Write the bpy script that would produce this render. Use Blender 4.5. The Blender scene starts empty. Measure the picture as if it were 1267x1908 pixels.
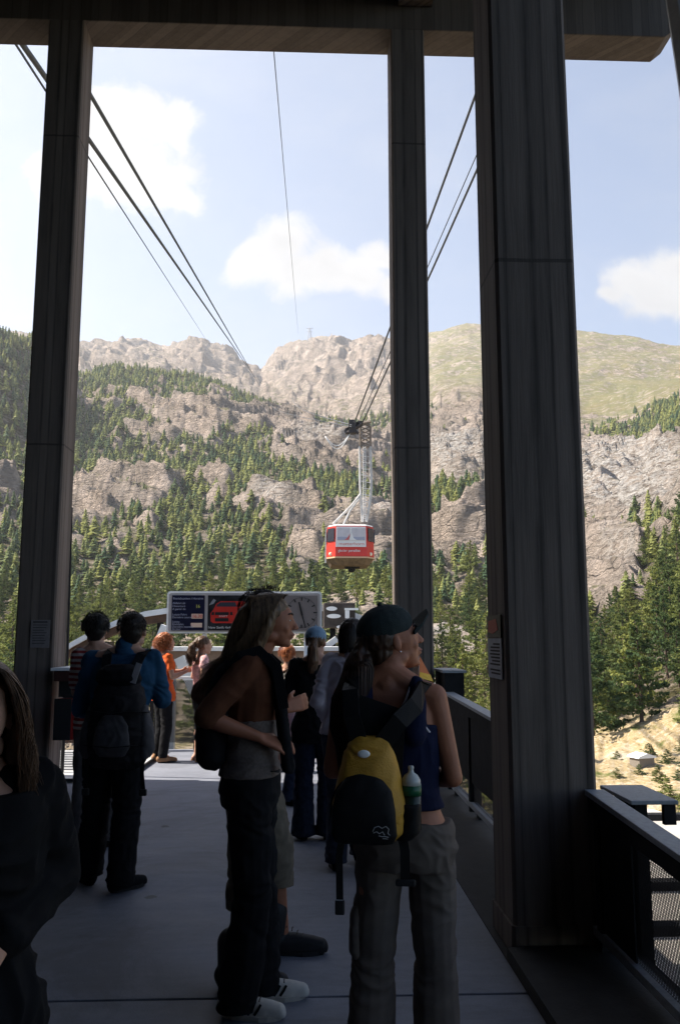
import bpy, math, random
import numpy as np
from mathutils import Vector, Matrix
R = math.radians
rng = np.random.default_rng(7)
random.seed(7)
scene = bpy.context.scene
COL = scene.collection

# ------------------------------------------------------------------ camera
FPX = 1580.0; PITCH = R(8.4); YAW = R(-2.3); EYE = 1.55
cam = bpy.data.cameras.new('camera'); cam_ob = bpy.data.objects.new('camera', cam); COL.objects.link(cam_ob)
cam.sensor_fit = 'VERTICAL'; cam.sensor_height = 36.0; cam.lens = FPX / 1908 * 36.0
cam.clip_start = 0.05; cam.clip_end = 20000
cam_ob.location = (0, 0, EYE); cam_ob.rotation_euler = (math.pi / 2 + PITCH, 0, YAW)
scene.camera = cam_ob

# ------------------------------------------------------------------ sun, sky, exposure
SUN_EL = R(46); SUN_AZ = R(-80)          # azimuth from +Y towards +X
sunv = Vector((math.sin(SUN_AZ) * math.cos(SUN_EL), math.cos(SUN_AZ) * math.cos(SUN_EL), math.sin(SUN_EL)))
sd = bpy.data.lights.new('sun', 'SUN'); sd.energy = 4.6; sd.angle = R(0.5); sd.color = (1.0, 0.93, 0.82)
so = bpy.data.objects.new('sun', sd); COL.objects.link(so); so.rotation_euler = sunv.to_track_quat('Z', 'Y').to_euler()
scene.view_settings.view_transform = 'Standard'; scene.view_settings.look = 'None'
scene.view_settings.exposure = 1.6; scene.view_settings.gamma = 1.0

def ray(px, py):
    u = (px - 633.5) / FPX; v = -(py - 954) / FPX
    d = (u, math.cos(PITCH) - v * math.sin(PITCH), math.sin(PITCH) + v * math.cos(PITCH))
    c, s = math.cos(YAW), math.sin(YAW)
    return (d[0] * c - d[1] * s, d[0] * s + d[1] * c, d[2])
def at(px, py, Y):
    r = ray(px, py); t = Y / r[1]
    return (r[0] * t, Y, EYE + r[2] * t)
def to_px(x, y, z):
    c, s = np.cos(-YAW), np.sin(-YAW)
    X = x * c - y * s; Yy = x * s + y * c; Z = z - EYE
    dep = Yy * math.cos(PITCH) + Z * math.sin(PITCH); up = -Yy * math.sin(PITCH) + Z * math.cos(PITCH)
    return 633.5 + FPX * X / dep, 954 - FPX * up / dep

# ------------------------------------------------------------------ node helpers
class NT:
    def __init__(s, tree): s.t = tree; s.n = tree.nodes; s.l = tree.links
    def new(s, ty, **k):
        n = s.n.new(ty)
        for a, b in k.items(): setattr(n, a, b)
        return n
    def link(s, a, b): s.l.new(a, b)
    def val(s, sock, v):
        if hasattr(v, 'is_output') or isinstance(v, bpy.types.NodeSocket): s.l.new(v, sock)
        else: sock.default_value = v
    def math(s, op, a, b=0.0, c=None, clamp=False):
        n = s.new('ShaderNodeMath', operation=op, use_clamp=clamp); s.val(n.inputs[0], a); s.val(n.inputs[1], b)
        if c is not None: s.val(n.inputs[2], c)
        return n.outputs[0]
    def vmath(s, op, a, b=(0, 0, 0)):
        n = s.new('ShaderNodeVectorMath', operation=op); s.val(n.inputs[0], a); s.val(n.inputs[1], b)
        return n
    def mapr(s, v, a, b, c=0.0, d=1.0, smooth=False):
        n = s.new('ShaderNodeMapRange'); n.interpolation_type = 'SMOOTHSTEP' if smooth else 'LINEAR'
        s.val(n.inputs[0], v)
        for i, q in enumerate((a, b, c, d)): n.inputs[i + 1].default_value = q
        return n.outputs[0]
    def mix(s, f, a, b, mode='MIX'):
        n = s.new('ShaderNodeMix', data_type='RGBA', blend_type=mode)
        s.val(n.inputs[0], f); s.val(n.inputs[6], a if not isinstance(a, tuple) else (*a[:3], 1)); s.val(n.inputs[7], b if not isinstance(b, tuple) else (*b[:3], 1))
        return n.outputs[2]
    def noise(s, vec, scale, detail=4, rough=0.55, dist=0.0):
        n = s.new('ShaderNodeTexNoise'); n.inputs['Scale'].default_value = scale; n.inputs['Detail'].default_value = detail
        n.inputs['Roughness'].default_value = rough; n.inputs['Distortion'].default_value = dist
        if vec is not None: s.link(vec, n.inputs['Vector'])
        return n.outputs[0]
    def mapping(s, vec, scale=(1, 1, 1), rot=(0, 0, 0), loc=(0, 0, 0)):
        n = s.new('ShaderNodeMapping'); s.link(vec, n.inputs[0]); n.inputs['Scale'].default_value = scale
        n.inputs['Rotation'].default_value = rot; n.inputs['Location'].default_value = loc
        return n.outputs[0]

# ------------------------------------------------------------------ sky with cumulus clouds
world = bpy.data.worlds.new("World"); scene.world = world; world.use_nodes = True
wt = NT(world.node_tree); bg = wt.n['Background']; bg.inputs[1].default_value = 0.075
sky = wt.new('ShaderNodeTexSky', sky_type='NISHITA', sun_disc=False)
sky.sun_elevation = SUN_EL; sky.sun_rotation = SUN_AZ; sky.altitude = 1900; sky.air_density = 1.0; sky.dust_density = 3.0; sky.ozone_density = 1.0
tc = wt.new('ShaderNodeTexCoord'); sep = wt.new('ShaderNodeSeparateXYZ'); wt.link(tc.outputs['Generated'], sep.inputs[0])
ysafe = wt.math('MAXIMUM', sep.outputs[1], 0.02)
comb = wt.new('ShaderNodeCombineXYZ'); wt.link(wt.math('DIVIDE', sep.outputs[0], ysafe), comb.inputs[0]); wt.link(wt.math('DIVIDE', sep.outputs[2], ysafe), comb.inputs[1])
uv = comb.outputs[0]
wnz = wt.new('ShaderNodeTexNoise'); wnz.inputs['Scale'].default_value = 9; wnz.inputs['Detail'].default_value = 5; wt.link(uv, wnz.inputs['Vector'])
wo = wt.vmath('MULTIPLY', wt.vmath('SUBTRACT', wnz.outputs['Color'], (.5, .5, .5)).outputs[0], (.085, .06, 0)); uv = wt.vmath('ADD', uv, wo.outputs[0]).outputs[0]
CL = [(235, 225, 72, 62), (325, 238, 42, 42), (250, 320, 110, 62), (190, 260, 50, 70), (325, 365, 55, 24), (120, 330, 60, 55),
      (522, 455, 60, 44), (468, 480, 48, 42), (600, 505, 70, 42), (560, 520, 55, 40), (655, 528, 75, 30), (705, 478, 46, 30), (720, 540, 40, 26), (660, 500, 50, 34),
      (1215, 540, 62, 44), (1262, 500, 45, 40), (1150, 560, 30, 18), (1235, 570, 70, 30), (1400, 520, 90, 60), (-250, 380, 160, 80), (1650, 300, 120, 60), (-90, 500, 90, 34)]
acc = None
for (cx, cy, rx, ry) in CL:
    a = ray(cx, cy); u0, v0 = a[0] / a[1], a[2] / a[1]
    b = ray(cx + rx, cy); ru = abs(b[0] / b[1] - u0); b = ray(cx, cy - ry); rv = abs(b[2] / b[1] - v0)
    d = wt.vmath('SUBTRACT', uv, (u0, v0, 0)).outputs[0]
    d = wt.vmath('MULTIPLY', d, (1 / ru, 1 / rv, 0)).outputs[0]
    ln = wt.vmath('LENGTH', d).outputs['Value']
    acc = ln if acc is None else wt.math('SMOOTH_MIN', acc, ln, 0.5)
n1 = wt.noise(uv, 9, 8, 0.66, 0.5); n2 = wt.noise(uv, 30, 6, 0.65)
dens = wt.math('SUBTRACT', 1.30, acc)
dens = wt.math('ADD', dens, wt.math('MULTIPLY', wt.math('SUBTRACT', n1, 0.5), 2.2))
dens = wt.math('ADD', dens, wt.math('MULTIPLY', wt.math('SUBTRACT', n2, 0.5), 1.1))
mask = wt.mapr(dens, -0.25, 0.75, 0, 1, True)
thin = wt.mapr(wt.noise(wt.mapping(uv, (1, 2.2, 1)), 2.2, 6, 0.6), 0.45, 0.85, 0, 0.3)
thin = wt.math('ADD', thin, wt.mapr(comb.outputs[0].node.inputs[0].links[0].from_socket, -.45, .35, .30, .0))
mask = wt.math('MAXIMUM', wt.math('MULTIPLY', mask, 0.95), thin)
mask = wt.math('MULTIPLY', mask, wt.mapr(sep.outputs[1], 0.1, 0.3)); mask = wt.math('MULTIPLY', mask, wt.mapr(sep.outputs[2], 0.0, 0.06))
shade = wt.mapr(wt.math('ADD', wt.noise(uv, 12, 6, 0.6), wt.math('MULTIPLY', wt.mapr(dens, 0.3, 1.6), -0.25)), 0.05, 0.55, 0.74, 1.0)
ccol = wt.vmath('SCALE', (4.15, 4.0, 3.8)); wt.link(shade, ccol.inputs['Scale'])
skyc = wt.mix(1.0, sky.outputs[0], (.95, .985, 1.0), 'MULTIPLY')
wt.link(wt.mix(mask, skyc, ccol.outputs[0]), bg.inputs[0])

# ------------------------------------------------------------------ object helpers
def tag(o, label=None, cat=None, group=None, kind=None):
    if label: o['label'] = label
    if cat: o['category'] = cat
    if group: o['group'] = group
    if kind: o['kind'] = kind
    return o
def empty(name, loc=(0, 0, 0), rz=0.0, label=None, cat=None, group=None):
    o = bpy.data.objects.new(name, None); COL.objects.link(o); o.location = loc; o.rotation_euler = (0, 0, rz); o.empty_display_size = 0.1
    o['wl'] = (0, 0, 0)
    del o['wl']
    return tag(o, label, cat, group)
def root_loc(p):
    v = Vector((0, 0, 0))
    while p is not None: v += p.location; p = p.parent
    return v
def mk(name, V, Fc, mat, parent=None, smooth=False, local=False, mats=None):
    me = bpy.data.meshes.new(name); 
    me.from_pydata([tuple(v) for v in V], [], Fc); me.update()
    if smooth: me.polygons.foreach_set('use_smooth', [True] * len(me.polygons))
    o = bpy.data.objects.new(name, me); COL.objects.link(o)
    if mats:
        for m in mats: me.materials.append(m)
    else: me.materials.append(mat)
    if parent is not None:
        o.parent = parent
        if not local:
            off = root_loc(parent)
            me.transform(Matrix.Translation(-off))
    return o
class G:
    """collects boxes, tubes and prisms in world coordinates; build() links them as one mesh"""
    def __init__(s): s.V = []; s.F = []
    def add(s, V, Fc):
        b = len(s.V); s.V += [tuple(v) for v in V]; s.F += [tuple(i + b for i in f) for f in Fc]; return s
    def box(s, x0, x1, y0, y1, z0, z1, M=None):
        V = [(x, y, z) for z in (z0, z1) for y in (y0, y1) for x in (x0, x1)]
        if M is not None: V = [M @ Vector(v) for v in V]
        return s.add(V, [(0, 2, 3, 1), (4, 5, 7, 6), (0, 1, 5, 4), (2, 6, 7, 3), (0, 4, 6, 2), (1, 3, 7, 5)])
    def tube(s, pts, r, n=8, caps=True):
        pts = [Vector(p) for p in pts]; rs = r if isinstance(r, (list, tuple)) else [r] * len(pts)
        V = []; Fc = []
        prev = None
        for i, p in enumerate(pts):
            t = (pts[min(i + 1, len(pts) - 1)] - pts[max(i - 1, 0)]).normalized()
            if prev is None:
                a = Vector((0, 0, 1)) if abs(t.z) < .9 else Vector((1, 0, 0)); u = t.cross(a).normalized()
            else: u = (prev - t * prev.dot(t)).normalized()
            prev = u; w = t.cross(u)
            for k in range(n):
                q = 2 * math.pi * k / n; V.append(p + (u * math.cos(q) + w * math.sin(q)) * rs[i])
        for i in range(len(pts) - 1):
            for k in range(n):
                k2 = (k + 1) % n; Fc.append((i * n + k, i * n + k2, (i + 1) * n + k2, (i + 1) * n + k))
        if caps: Fc.append(tuple(range(n))[::-1]); Fc.append(tuple((len(pts) - 1) * n + k for k in range(n)))
        return s.add(V, Fc)
    def prism(s, poly, fn):
        """poly 2D list; fn(u, v, k) -> 3D point for k = 0, 1"""
        n = len(poly); V = [fn(u, v, 0) for u, v in poly] + [fn(u, v, 1) for u, v in poly]
        Fc = [tuple(range(n))[::-1], tuple(range(n, 2 * n))] + [(i, (i + 1) % n, n + (i + 1) % n, n + i) for i in range(n)]
        return s.add(V, Fc)
    def ball(s, c, r, n=10, m=7):
        rx, ry, rz = r if isinstance(r, tuple) else (r, r, r); V = [(c[0], c[1], c[2] + rz)]; Fc = []
        for i in range(1, m):
            a = math.pi * i / m
            for k in range(n):
                q = 2 * math.pi * k / n; V.append((c[0] + rx * math.sin(a) * math.cos(q), c[1] + ry * math.sin(a) * math.sin(q), c[2] + rz * math.cos(a)))
        V.append((c[0], c[1], c[2] - rz))
        for k in range(n): Fc.append((0, 1 + k, 1 + (k + 1) % n)); Fc.append((len(V) - 1, 1 + (m - 2) * n + (k + 1) % n, 1 + (m - 2) * n + k))
        for i in range(m - 2):
            for k in range(n): a = 1 + i * n + k; b = 1 + i * n + (k + 1) % n; Fc.append((a, a + n, b + n, b))
        return s.add(V, Fc)
    def build(s, name, mat, parent=None, smooth=False, bevel=0.0, local=False):
        o = mk(name, s.V, s.F, mat, parent, smooth, local)
        if bevel > 0:
            m = o.modifiers.new('b', 'BEVEL'); m.width = bevel; m.segments = 2; m.limit_method = 'ANGLE'
        return o

# ------------------------------------------------------------------ materials
MATS = {}
def mat(name, col, rough=0.7, metal=0.0, nscale=0.0, namt=0.25, bump=0.0, bscale=60, spec=0.4, coord='Object', stretch=(1, 1, 1)):
    if name in MATS: return MATS[name]
    m = bpy.data.materials.new(name); m.use_nodes = True; t = NT(m.node_tree); b = t.n['Principled BSDF']
    b.inputs['Base Color'].default_value = (*col, 1); b.inputs['Roughness'].default_value = rough; b.inputs['Metallic'].default_value = metal
    b.inputs['Specular IOR Level'].default_value = spec
    if nscale or bump:
        tcn = t.new('ShaderNodeTexCoord'); v = t.mapping(tcn.outputs[coord], stretch)
    if nscale:
        f = t.noise(v, nscale, 5, 0.6)
        lo = tuple(c * (1 - namt) for c in col); hi = tuple(min(1, c * (1 + namt)) for c in col)
        t.link(t.mix(t.mapr(f, 0.3, 0.7), lo, hi), b.inputs['Base Color'])
    if bump:
        bn = t.new('ShaderNodeBump'); bn.inputs['Strength'].default_value = min(1, bump); bn.inputs['Distance'].default_value = 0.01
        t.link(t.noise(v, bscale, 4, 0.6), bn.inputs['Height']); t.link(bn.outputs[0], b.inputs['Normal'])
    MATS[name] = m; return m

def concrete(name, base, streak=0.7, edge_shade=.42):
    """board-marked cast concrete: vertical boards, streaks, tie holes, pours"""
    m = bpy.data.materials.new(name); m.use_nodes = True; t = NT(m.node_tree); b = t.n['Principled BSDF']
    g = t.new('ShaderNodeNewGeometry'); p = g.outputs['Position']; sp = t.new('ShaderNodeSeparateXYZ'); t.link(p, sp.inputs[0])
    h = t.math('ADD', sp.outputs[0], sp.outputs[1])          # runs round the corner of the pillar
    board = t.math('DIVIDE', t.math('ADD', h, t.math('ADD', t.math('MULTIPLY', t.math('SINE', t.math('MULTIPLY', h, 23.0)), .022), t.math('MULTIPLY', t.noise(t.mapping(p, (3, 3, .5)), 1.0, 3, .6), .03))), 0.115); fl = t.math('FLOOR', board); fr = t.math('FRACT', board)
    wn = t.new('ShaderNodeTexWhiteNoise', noise_dimensions='1D'); t.link(fl, wn.inputs['W'])
    st = t.noise(t.mapping(p, (9, 9, 0.55)), 1.6, 6, 0.65, 0.4)
    gr = t.noise(t.mapping(p, (60, 60, 3)), 1.0, 4, 0.6)
    bl = t.noise(t.mapping(p, (1.6, 1.6, 1.0)), 1.3, 5, 0.6)
    f = t.math('ADD', t.math('MULTIPLY', wn.outputs[0], 0.42), t.math('MULTIPLY', st, 0.75)); f = t.math('ADD', f, t.math('MULTIPLY', bl, 0.45))
    f = t.math('ADD', f, t.math('MULTIPLY', gr, 0.2)); f = t.math('SUBTRACT', f, t.math('MULTIPLY', t.mapr(t.math('ABSOLUTE', t.math('SUBTRACT', fr, 0.5)), .26, .5, 0, 1, True), t.math('MULTIPLY', edge_shade, t.mapr(bl, .35, .6)))); f = t.mapr(f, 0.35, 1.15)  # soft darkening toward board edges is crevice shade put into the colour
    lo = tuple(c * (1 - streak) for c in base); hi = tuple(c * (1 + streak * 0.5) for c in base)
    c = t.mix(f, lo, hi)
    seam = t.math('LESS_THAN', t.math('ABSOLUTE', t.math('SUBTRACT', fr, 0.5)), 0.47); seam = t.math('SUBTRACT', 1, seam)
    pour = t.math('LESS_THAN', t.math('ABSOLUTE', t.math('SUBTRACT', t.math('FRACT', t.math('DIVIDE', t.math('ADD', sp.outputs[2], t.math('MULTIPLY', bl, 0.03)), 3.62)), 0.0)), 0.006)
    c = t.mix(t.math('MULTIPLY', t.math('MAXIMUM', t.math('MULTIPLY', seam, 0.55), pour), 0.7), c, tuple(q * 0.3 for q in base))
    t.link(c, b.inputs['Base Color']); b.inputs['Roughness'].default_value = 0.85
    hgt = t.math('ADD', t.math('MULTIPLY', wn.outputs[0], 0.5), t.math('MULTIPLY', gr, 0.5)); hgt = t.math('SUBTRACT', hgt, t.math('MULTIPLY', t.math('MAXIMUM', seam, pour), 0.8))
    bn = t.new('ShaderNodeBump'); bn.inputs['Strength'].default_value = 0.5; bn.inputs['Distance'].default_value = 0.012
    t.link(hgt, bn.inputs['Height']); t.link(bn.outputs[0], b.inputs['Normal'])
    return m
M_CONC = concrete('board_marked_concrete', (0.145, 0.114, 0.096))
M_WHITE = mat('white_steel', (0.78, 0.78, 0.78), 0.45, nscale=3, namt=0.06)
M_GREY = mat('grey_steel', (0.30, 0.31, 0.33), 0.5, nscale=8, namt=0.15)
M_DARK = mat('dark_steel', (0.020, 0.020, 0.022), 0.85, nscale=9, namt=0.3, spec=.12)
M_GALV = mat('galvanised_rail', (0.27, 0.29, 0.32), 0.5, nscale=40, namt=0.2, bump=.1)
M_BLACK = mat('black_rubber', (0.012, 0.012, 0.013), 0.7)
M_CABLE = mat('steel_rope', (0.07, 0.075, 0.085), 0.6)
M_BROWN = mat('brown_sheet', (0.10, 0.055, 0.035), 0.6, nscale=5, namt=.3)
# ------------------------------------------------------------------ vectorised gradient noise
_perm = rng.permutation(256); _perm = np.concatenate([_perm, _perm, _perm]); _grad = rng.normal(size=(256, 3)); _grad /= np.linalg.norm(_grad, axis=1)[:, None]
def pn(x, y, z=0.0):
    x, y, z = np.broadcast_arrays(np.asarray(x, float), np.asarray(y, float), np.asarray(z, float))
    xi = np.floor(x).astype(int); yi = np.floor(y).astype(int); zi = np.floor(z).astype(int)
    xf, yf, zf = x - xi, y - yi, z - zi; f = lambda t: t * t * t * (t * (t * 6 - 15) + 10); u, v, w = f(xf), f(yf), f(zf)
    def g(dx, dy, dz):
        h = _perm[_perm[_perm[(xi + dx) & 255] + ((yi + dy) & 255)] + ((zi + dz) & 255)]
        q = _grad[h]; return q[..., 0] * (xf - dx) + q[..., 1] * (yf - dy) + q[..., 2] * (zf - dz)
    l = lambda a, b, t: a + t * (b - a)
    return l(l(l(g(0, 0, 0), g(1, 0, 0), u), l(g(0, 1, 0), g(1, 1, 0), u), v), l(l(g(0, 0, 1), g(1, 0, 1), u), l(g(0, 1, 1), g(1, 1, 1), u), v), w) * 1.6
def fbm(x, y, z=0.0, o=5, rough=0.5, lac=2.05):
    s = 0; a = 1.0
    for i in range(o): s = s + a * pn(x * lac ** i + 13.7 * i, y * lac ** i - 7.1 * i, z * lac ** i + 3.3 * i); a *= rough
    return s
def sstep(a, b, x): t = np.clip((x - a) / (b - a), 0, 1); return t * t * (3 - 2 * t)

# ------------------------------------------------------------------ terrain: valley floor, forested spur, far ridge, alp
def z_of(d, y, x=633):    # height of the ground seen at photo row y from distance d
    return EYE + d * math.tan(math.atan((954 - y) / FPX) + PITCH)
def L(zl, *dy):
    return [(6, -8.2), (40, -8.2)] + [zl] + [(d, z_of(d, y)) for d, y in dy]
PROF = {
 -500: L((80, -7), (160, 1190), (260, 1040), (380, 900), (520, 760), (650, 560), (800, 640), (1500, 690), (2500, 610), (3300, 800)),
 0:   L((80, -7), (160, 1195), (260, 1085), (380, 965), (520, 820), (660, 632), (820, 690), (1500, 720), (2500, 628), (3300, 800)),
 60:  L((80, -7), (160, 1195), (260, 1088), (385, 975), (540, 830), (720, 668), (900, 700), (1600, 715), (2500, 632), (3300, 800)),
 140: L((80, -7), (155, 1200), (255, 1092), (385, 980), (560, 845), (880, 698), (1100, 730), (1700, 705), (2500, 650), (3300, 820)),
 300: L((80, -7), (150, 1195), (250, 1085), (380, 980), (580, 850), (900, 700), (1100, 730), (1700, 710), (2500, 660), (3300, 820)),
 480: L((80, -7), (150, 1195), (245, 1085), (370, 985), (570, 850), (900, 752), (1050, 775), (1800, 740), (2500, 693), (3300, 820)),
 620: L((80, -7), (145, 1195), (235, 1090), (345, 1005), (520, 885), (720, 800), (950, 808), (1600, 745), (2300, 630), (3300, 820)),
 735: L((80, -7), (140, 1200), (225, 1100), (335, 1015), (480, 945), (640, 850), (900, 800), (1500, 730), (2200, 640), (3200, 820)),
 835: L((78, -7), (130, 1235), (200, 1150), (300, 1075), (345, 930), (560, 835), (800, 770), (1400, 700), (2000, 612), (3200, 820)),
 905: L((78, -7), (125, 1245), (200, 1150), (300, 1070), (345, 935), (560, 830), (800, 765), (1400, 700), (2000, 603), (3200, 820)),
 1000: L((76, -7), (118, 1265), (200, 1140), (320, 1010), (450, 915), (700, 850), (950, 780), (1400, 700), (1900, 604), (3200, 820)),
 1110: L((72, -6.9), (110, 1300), (190, 1140), (320, 1005), (460, 915), (700, 856), (950, 778), (1400, 700), (1800, 618), (3200, 820)),
 1190: L((70, -6.6), (105, 1270), (180, 1110), (300, 985), (450, 905), (660, 850), (900, 770), (1400, 700), (1800, 626), (3200, 820)),
 1267: L((68, -6.2), (100, 1240), (165, 1065), (280, 955), (430, 890), (600, 800), (850, 742), (1400, 705), (1800, 640), (3200, 820)),
 1800: L((60, -5), (90, 1200), (150, 1020), (240, 900), (400, 800), (560, 690), (800, 650), (1400, 680), (1800, 640), (3200, 820)),
}
kx = np.array(sorted(PROF)); PD = np.array([[p[0] for p in PROF[k]] for k in kx], float); PZ = np.array([[p[1] for p in PROF[k]] for k in kx], float)
NL = PD.shape[1]
cols_px = np.concatenate([np.linspace(-3200, -120, 70)[:-1], np.linspace(-120, 1390, 640), np.linspace(1390, 4400, 70)[1:]])
rows_n = [3, 8, 26, 44, 60, 64, 80, 90, 16, 90, 110, 6]
rv = np.concatenate([np.linspace(i, i + 1, n, endpoint=False) for i, n in enumerate(rows_n)] + [[NL - 1]])
def smooth_cols(A): 
    xs = np.clip(cols_px, kx[0], kx[-1]); return np.array([np.interp(xs, kx, A[:, j]) for j in range(NL)]).T
DD = smooth_cols(PD); ZZ = smooth_cols(PZ)
_k = np.exp(-(np.arange(-16, 17) / 7.0) ** 2); _k /= _k.sum()
def gs(A): return np.stack([np.convolve(np.pad(A[:, j], 16, mode='edge'), _k, mode='valid') for j in range(NL)], 1)
DD = gs(DD); ZZ = gs(ZZ)
# fine skylines (photo rows) for the spur crest (layer 7) and the far ridge (layer 10)
far = np.array([(-600, 615), (0, 628), (30, 624), (60, 634), (120, 648), (150, 652), (185, 650), (230, 643), (262, 645), (290, 660), (315, 652), (340, 641), (365, 636), (395, 645), (430, 660), (455, 676), (470, 682), (483, 697), (495, 675), (512, 652), (540, 636), (575, 630), (608, 623), (640, 637), (665, 647), (690, 641), (720, 645), (760, 630), (800, 620), (845, 612), (880, 603), (905, 604), (960, 606), (1040, 610), (1090, 617), (1140, 620), (1200, 628), (1267, 641), (1400, 655), (1800, 640)], float)
crest = np.array([(-600, 500), (-100, 585), (0, 628), (40, 640), (70, 672), (120, 704), (150, 703), (175, 690), (205, 684), (260, 690), (300, 698), (350, 700), (400, 715), (440, 735), (490, 752), (530, 768), (560, 775), (600, 790), (650, 805), (690, 830), (735, 850)], float)
for i, x in enumerate(cols_px):
    ZZ[i, 10] = z_of(DD[i, 10], np.interp(x, far[:, 0], far[:, 1]))
    if x <= 735: ZZ[i, 7] = z_of(DD[i, 7], np.interp(x, crest[:, 0], crest[:, 1]))
def lerp_rows(A):
    i = np.minimum(rv.astype(int), NL - 2); f = rv - i
    lin = A[:, i] * (1 - f) + A[:, i + 1] * f
    return lin
Dg = lerp_rows(DD); Zg = lerp_rows(ZZ)
pxg = cols_px[:, None] * np.ones_like(Dg)
az = np.arctan((pxg - 633.5) / FPX / math.cos(PITCH)) - YAW
az = np.clip(az, -1.38, 1.38)
Xg = Dg * np.tan(np.clip(az, -1.2, 1.2)) * np.where(np.abs(az) > 1.2, 1, 1); 
Xg = Dg * np.sin(az); Yg = Dg * np.cos(az)
cosr = np.cos(az + YAW); 
Zg = np.where(Dg > 70, EYE + (Zg - EYE) * np.where(np.abs(pxg - 633) < 900, cosr, 0.8), Zg)   # rows are measured along the view axis
_, rowpx = to_px(Xg, Yg, Zg)

# --- where rock, wood and grass lie on the slopes (plan map keyed by bearing and height)
def blobs(Lst, X, Y):
    s = np.zeros_like(X)
    for (cx, cy, rx, ry, v) in Lst:
        s += v * np.exp(-(((X - cx) / rx) ** 2 + ((Y - cy) / ry) ** 2) ** 1.4)
    return s
FOREST = [  # + wood, - clearing
 (250, 700, 120, 24, .8), (400, 730, 90, 22, .6), (500, 765, 60, 16, .5), (170, 810, 60, 60, .45), (190, 720, 60, 14, .2),
 (220, 750, 60, 14, -.6), (350, 800, 85, 34, -.9), (500, 790, 90, 26, -1.0), (580, 840, 95, 34, -1.3), (680, 870, 50, 40, -1.3),
 (430, 860, 110, 34, .8), (560, 905, 120, 30, .9), (680, 930, 80, 34, .8), (230, 870, 60, 22, .6), (160, 860, 50, 40, .3), (620, 900, 60, 18, .5), 
 (270, 910, 110, 15, -1.0), (250, 950, 80, 30, -.8), (500, 955, 60, 18, -1.1), (570, 1000, 32, 70, -1.3), (690, 1010, 60, 50, -1.2), (150, 985, 40, 25, -.7),
 (400, 1020, 120, 45, .7), (300, 1080, 150, 50, .8), (450, 1090, 120, 40, .8), (640, 1100, 120, 30, .9), (170, 1110, 70, 70, .5), (230, 1050, 30, 18, -.8), (350, 960, 60, 30, .3),
 (0, 700, 60, 110, .8), (20, 850, 70, 60, .5), (0, 930, 40, 45, -.9), (20, 1100, 60, 120, .8),
 (850, 720, 90, 45, -2), (840, 640, 120, 50, -2), (840, 790, 80, 25, .05), (850, 860, 90, 34, -2.0), (845, 915, 70, 26, 1.3), (870, 1010, 70, 60, -2.6), (810, 960, 12, 40, .8),
 (850, 1130, 90, 50, .9), (830, 1205, 35, 22, -1.0), (880, 1280, 80, 50, .8),
 (1180, 680, 160, 70, -3), (1000, 680, 160, 70, -3), (1150, 820, 50, 30, .7), (1185, 845, 45, 26, .5), (1250, 780, 30, 80, 1.5), (1140, 900, 70, 60, -2), (1135, 1085, 60, 70, -1.3), (1240, 900, 60, 60, -1.6), (1150, 960, 60, 40, -1.2),
 (1200, 985, 70, 14, .9), (1140, 1010, 34, 12, .7), (1150, 1050, 34, 28, -1.4), (1220, 1050, 60, 34, .8), (1250, 1090, 40, 60, .9), (1130, 1130, 30, 20, -1.3), (1210, 1200, 150, 110, 1.2), (1150, 1090, 60, 10, .5), (1100, 1300, 60, 70, .8),
 (1160, 1440, 160, 60, -3)]
FD = 0.555 + blobs(FOREST, pxg, rowpx) + 0.50 * fbm(Xg / 60, Yg / 60, 0, 4) + 0.75 * fbm(Xg / 24, Yg / 30, 7, 3) 
FD = np.where(rv[None, :] > 8.2, -1 + 0 * FD, FD)
FD = np.where((rv[None, :] > 6.5) & (pxg > 740) & (pxg < 1190), FD - 0.5, FD)
FD = np.where((rv[None, :] < 2.02) & (pxg > 1060), -1, FD)
FD = np.where((rv[None, :] < 2.2) & (pxg < 1000), 0.9, FD)
FD = np.clip(FD, 0, 1)
ALP = sstep(735, 800, pxg) * sstep(7.5, 9.2, rv[None, :] + 0.35 * fbm(Xg / 160, Yg / 160, 5, 3)) 
ALP = np.maximum(ALP, sstep(1050, 1100, pxg) * sstep(6.9, 8.2, rv[None, :] + 0.3 * fbm(Xg / 90, Yg / 90, 5, 3)) * (1 - sstep(1235, 1280, pxg) * (rv[None, :] < 8)))
SCREE = np.clip(blobs([(1150, 920, 80, 60, 1.6), (850, 860, 75, 34, 1.1), (1220, 900, 70, 60, .8), (1150, 1060, 40, 30, .5), (1230, 1500, 80, 40, 0), (500, 955, 50, 12, .7), (590, 830, 60, 16, .8), (700, 990, 50, 20, .6), (830, 1210, 40, 22, .8), (1195, 870, 60, 10, .8)], pxg, rowpx), 0, 1)
STRAW = np.clip(sstep(2.6, 2.0, rv[None, :]) * sstep(900, 1080, pxg) + sstep(2.55, 2.1, rv[None, :]) * 0.2, 0, 1)
ROCK = np.clip(1 - FD * 1.1, 0, 1) * (1 - ALP * 0.9) * (1 - STRAW)
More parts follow.
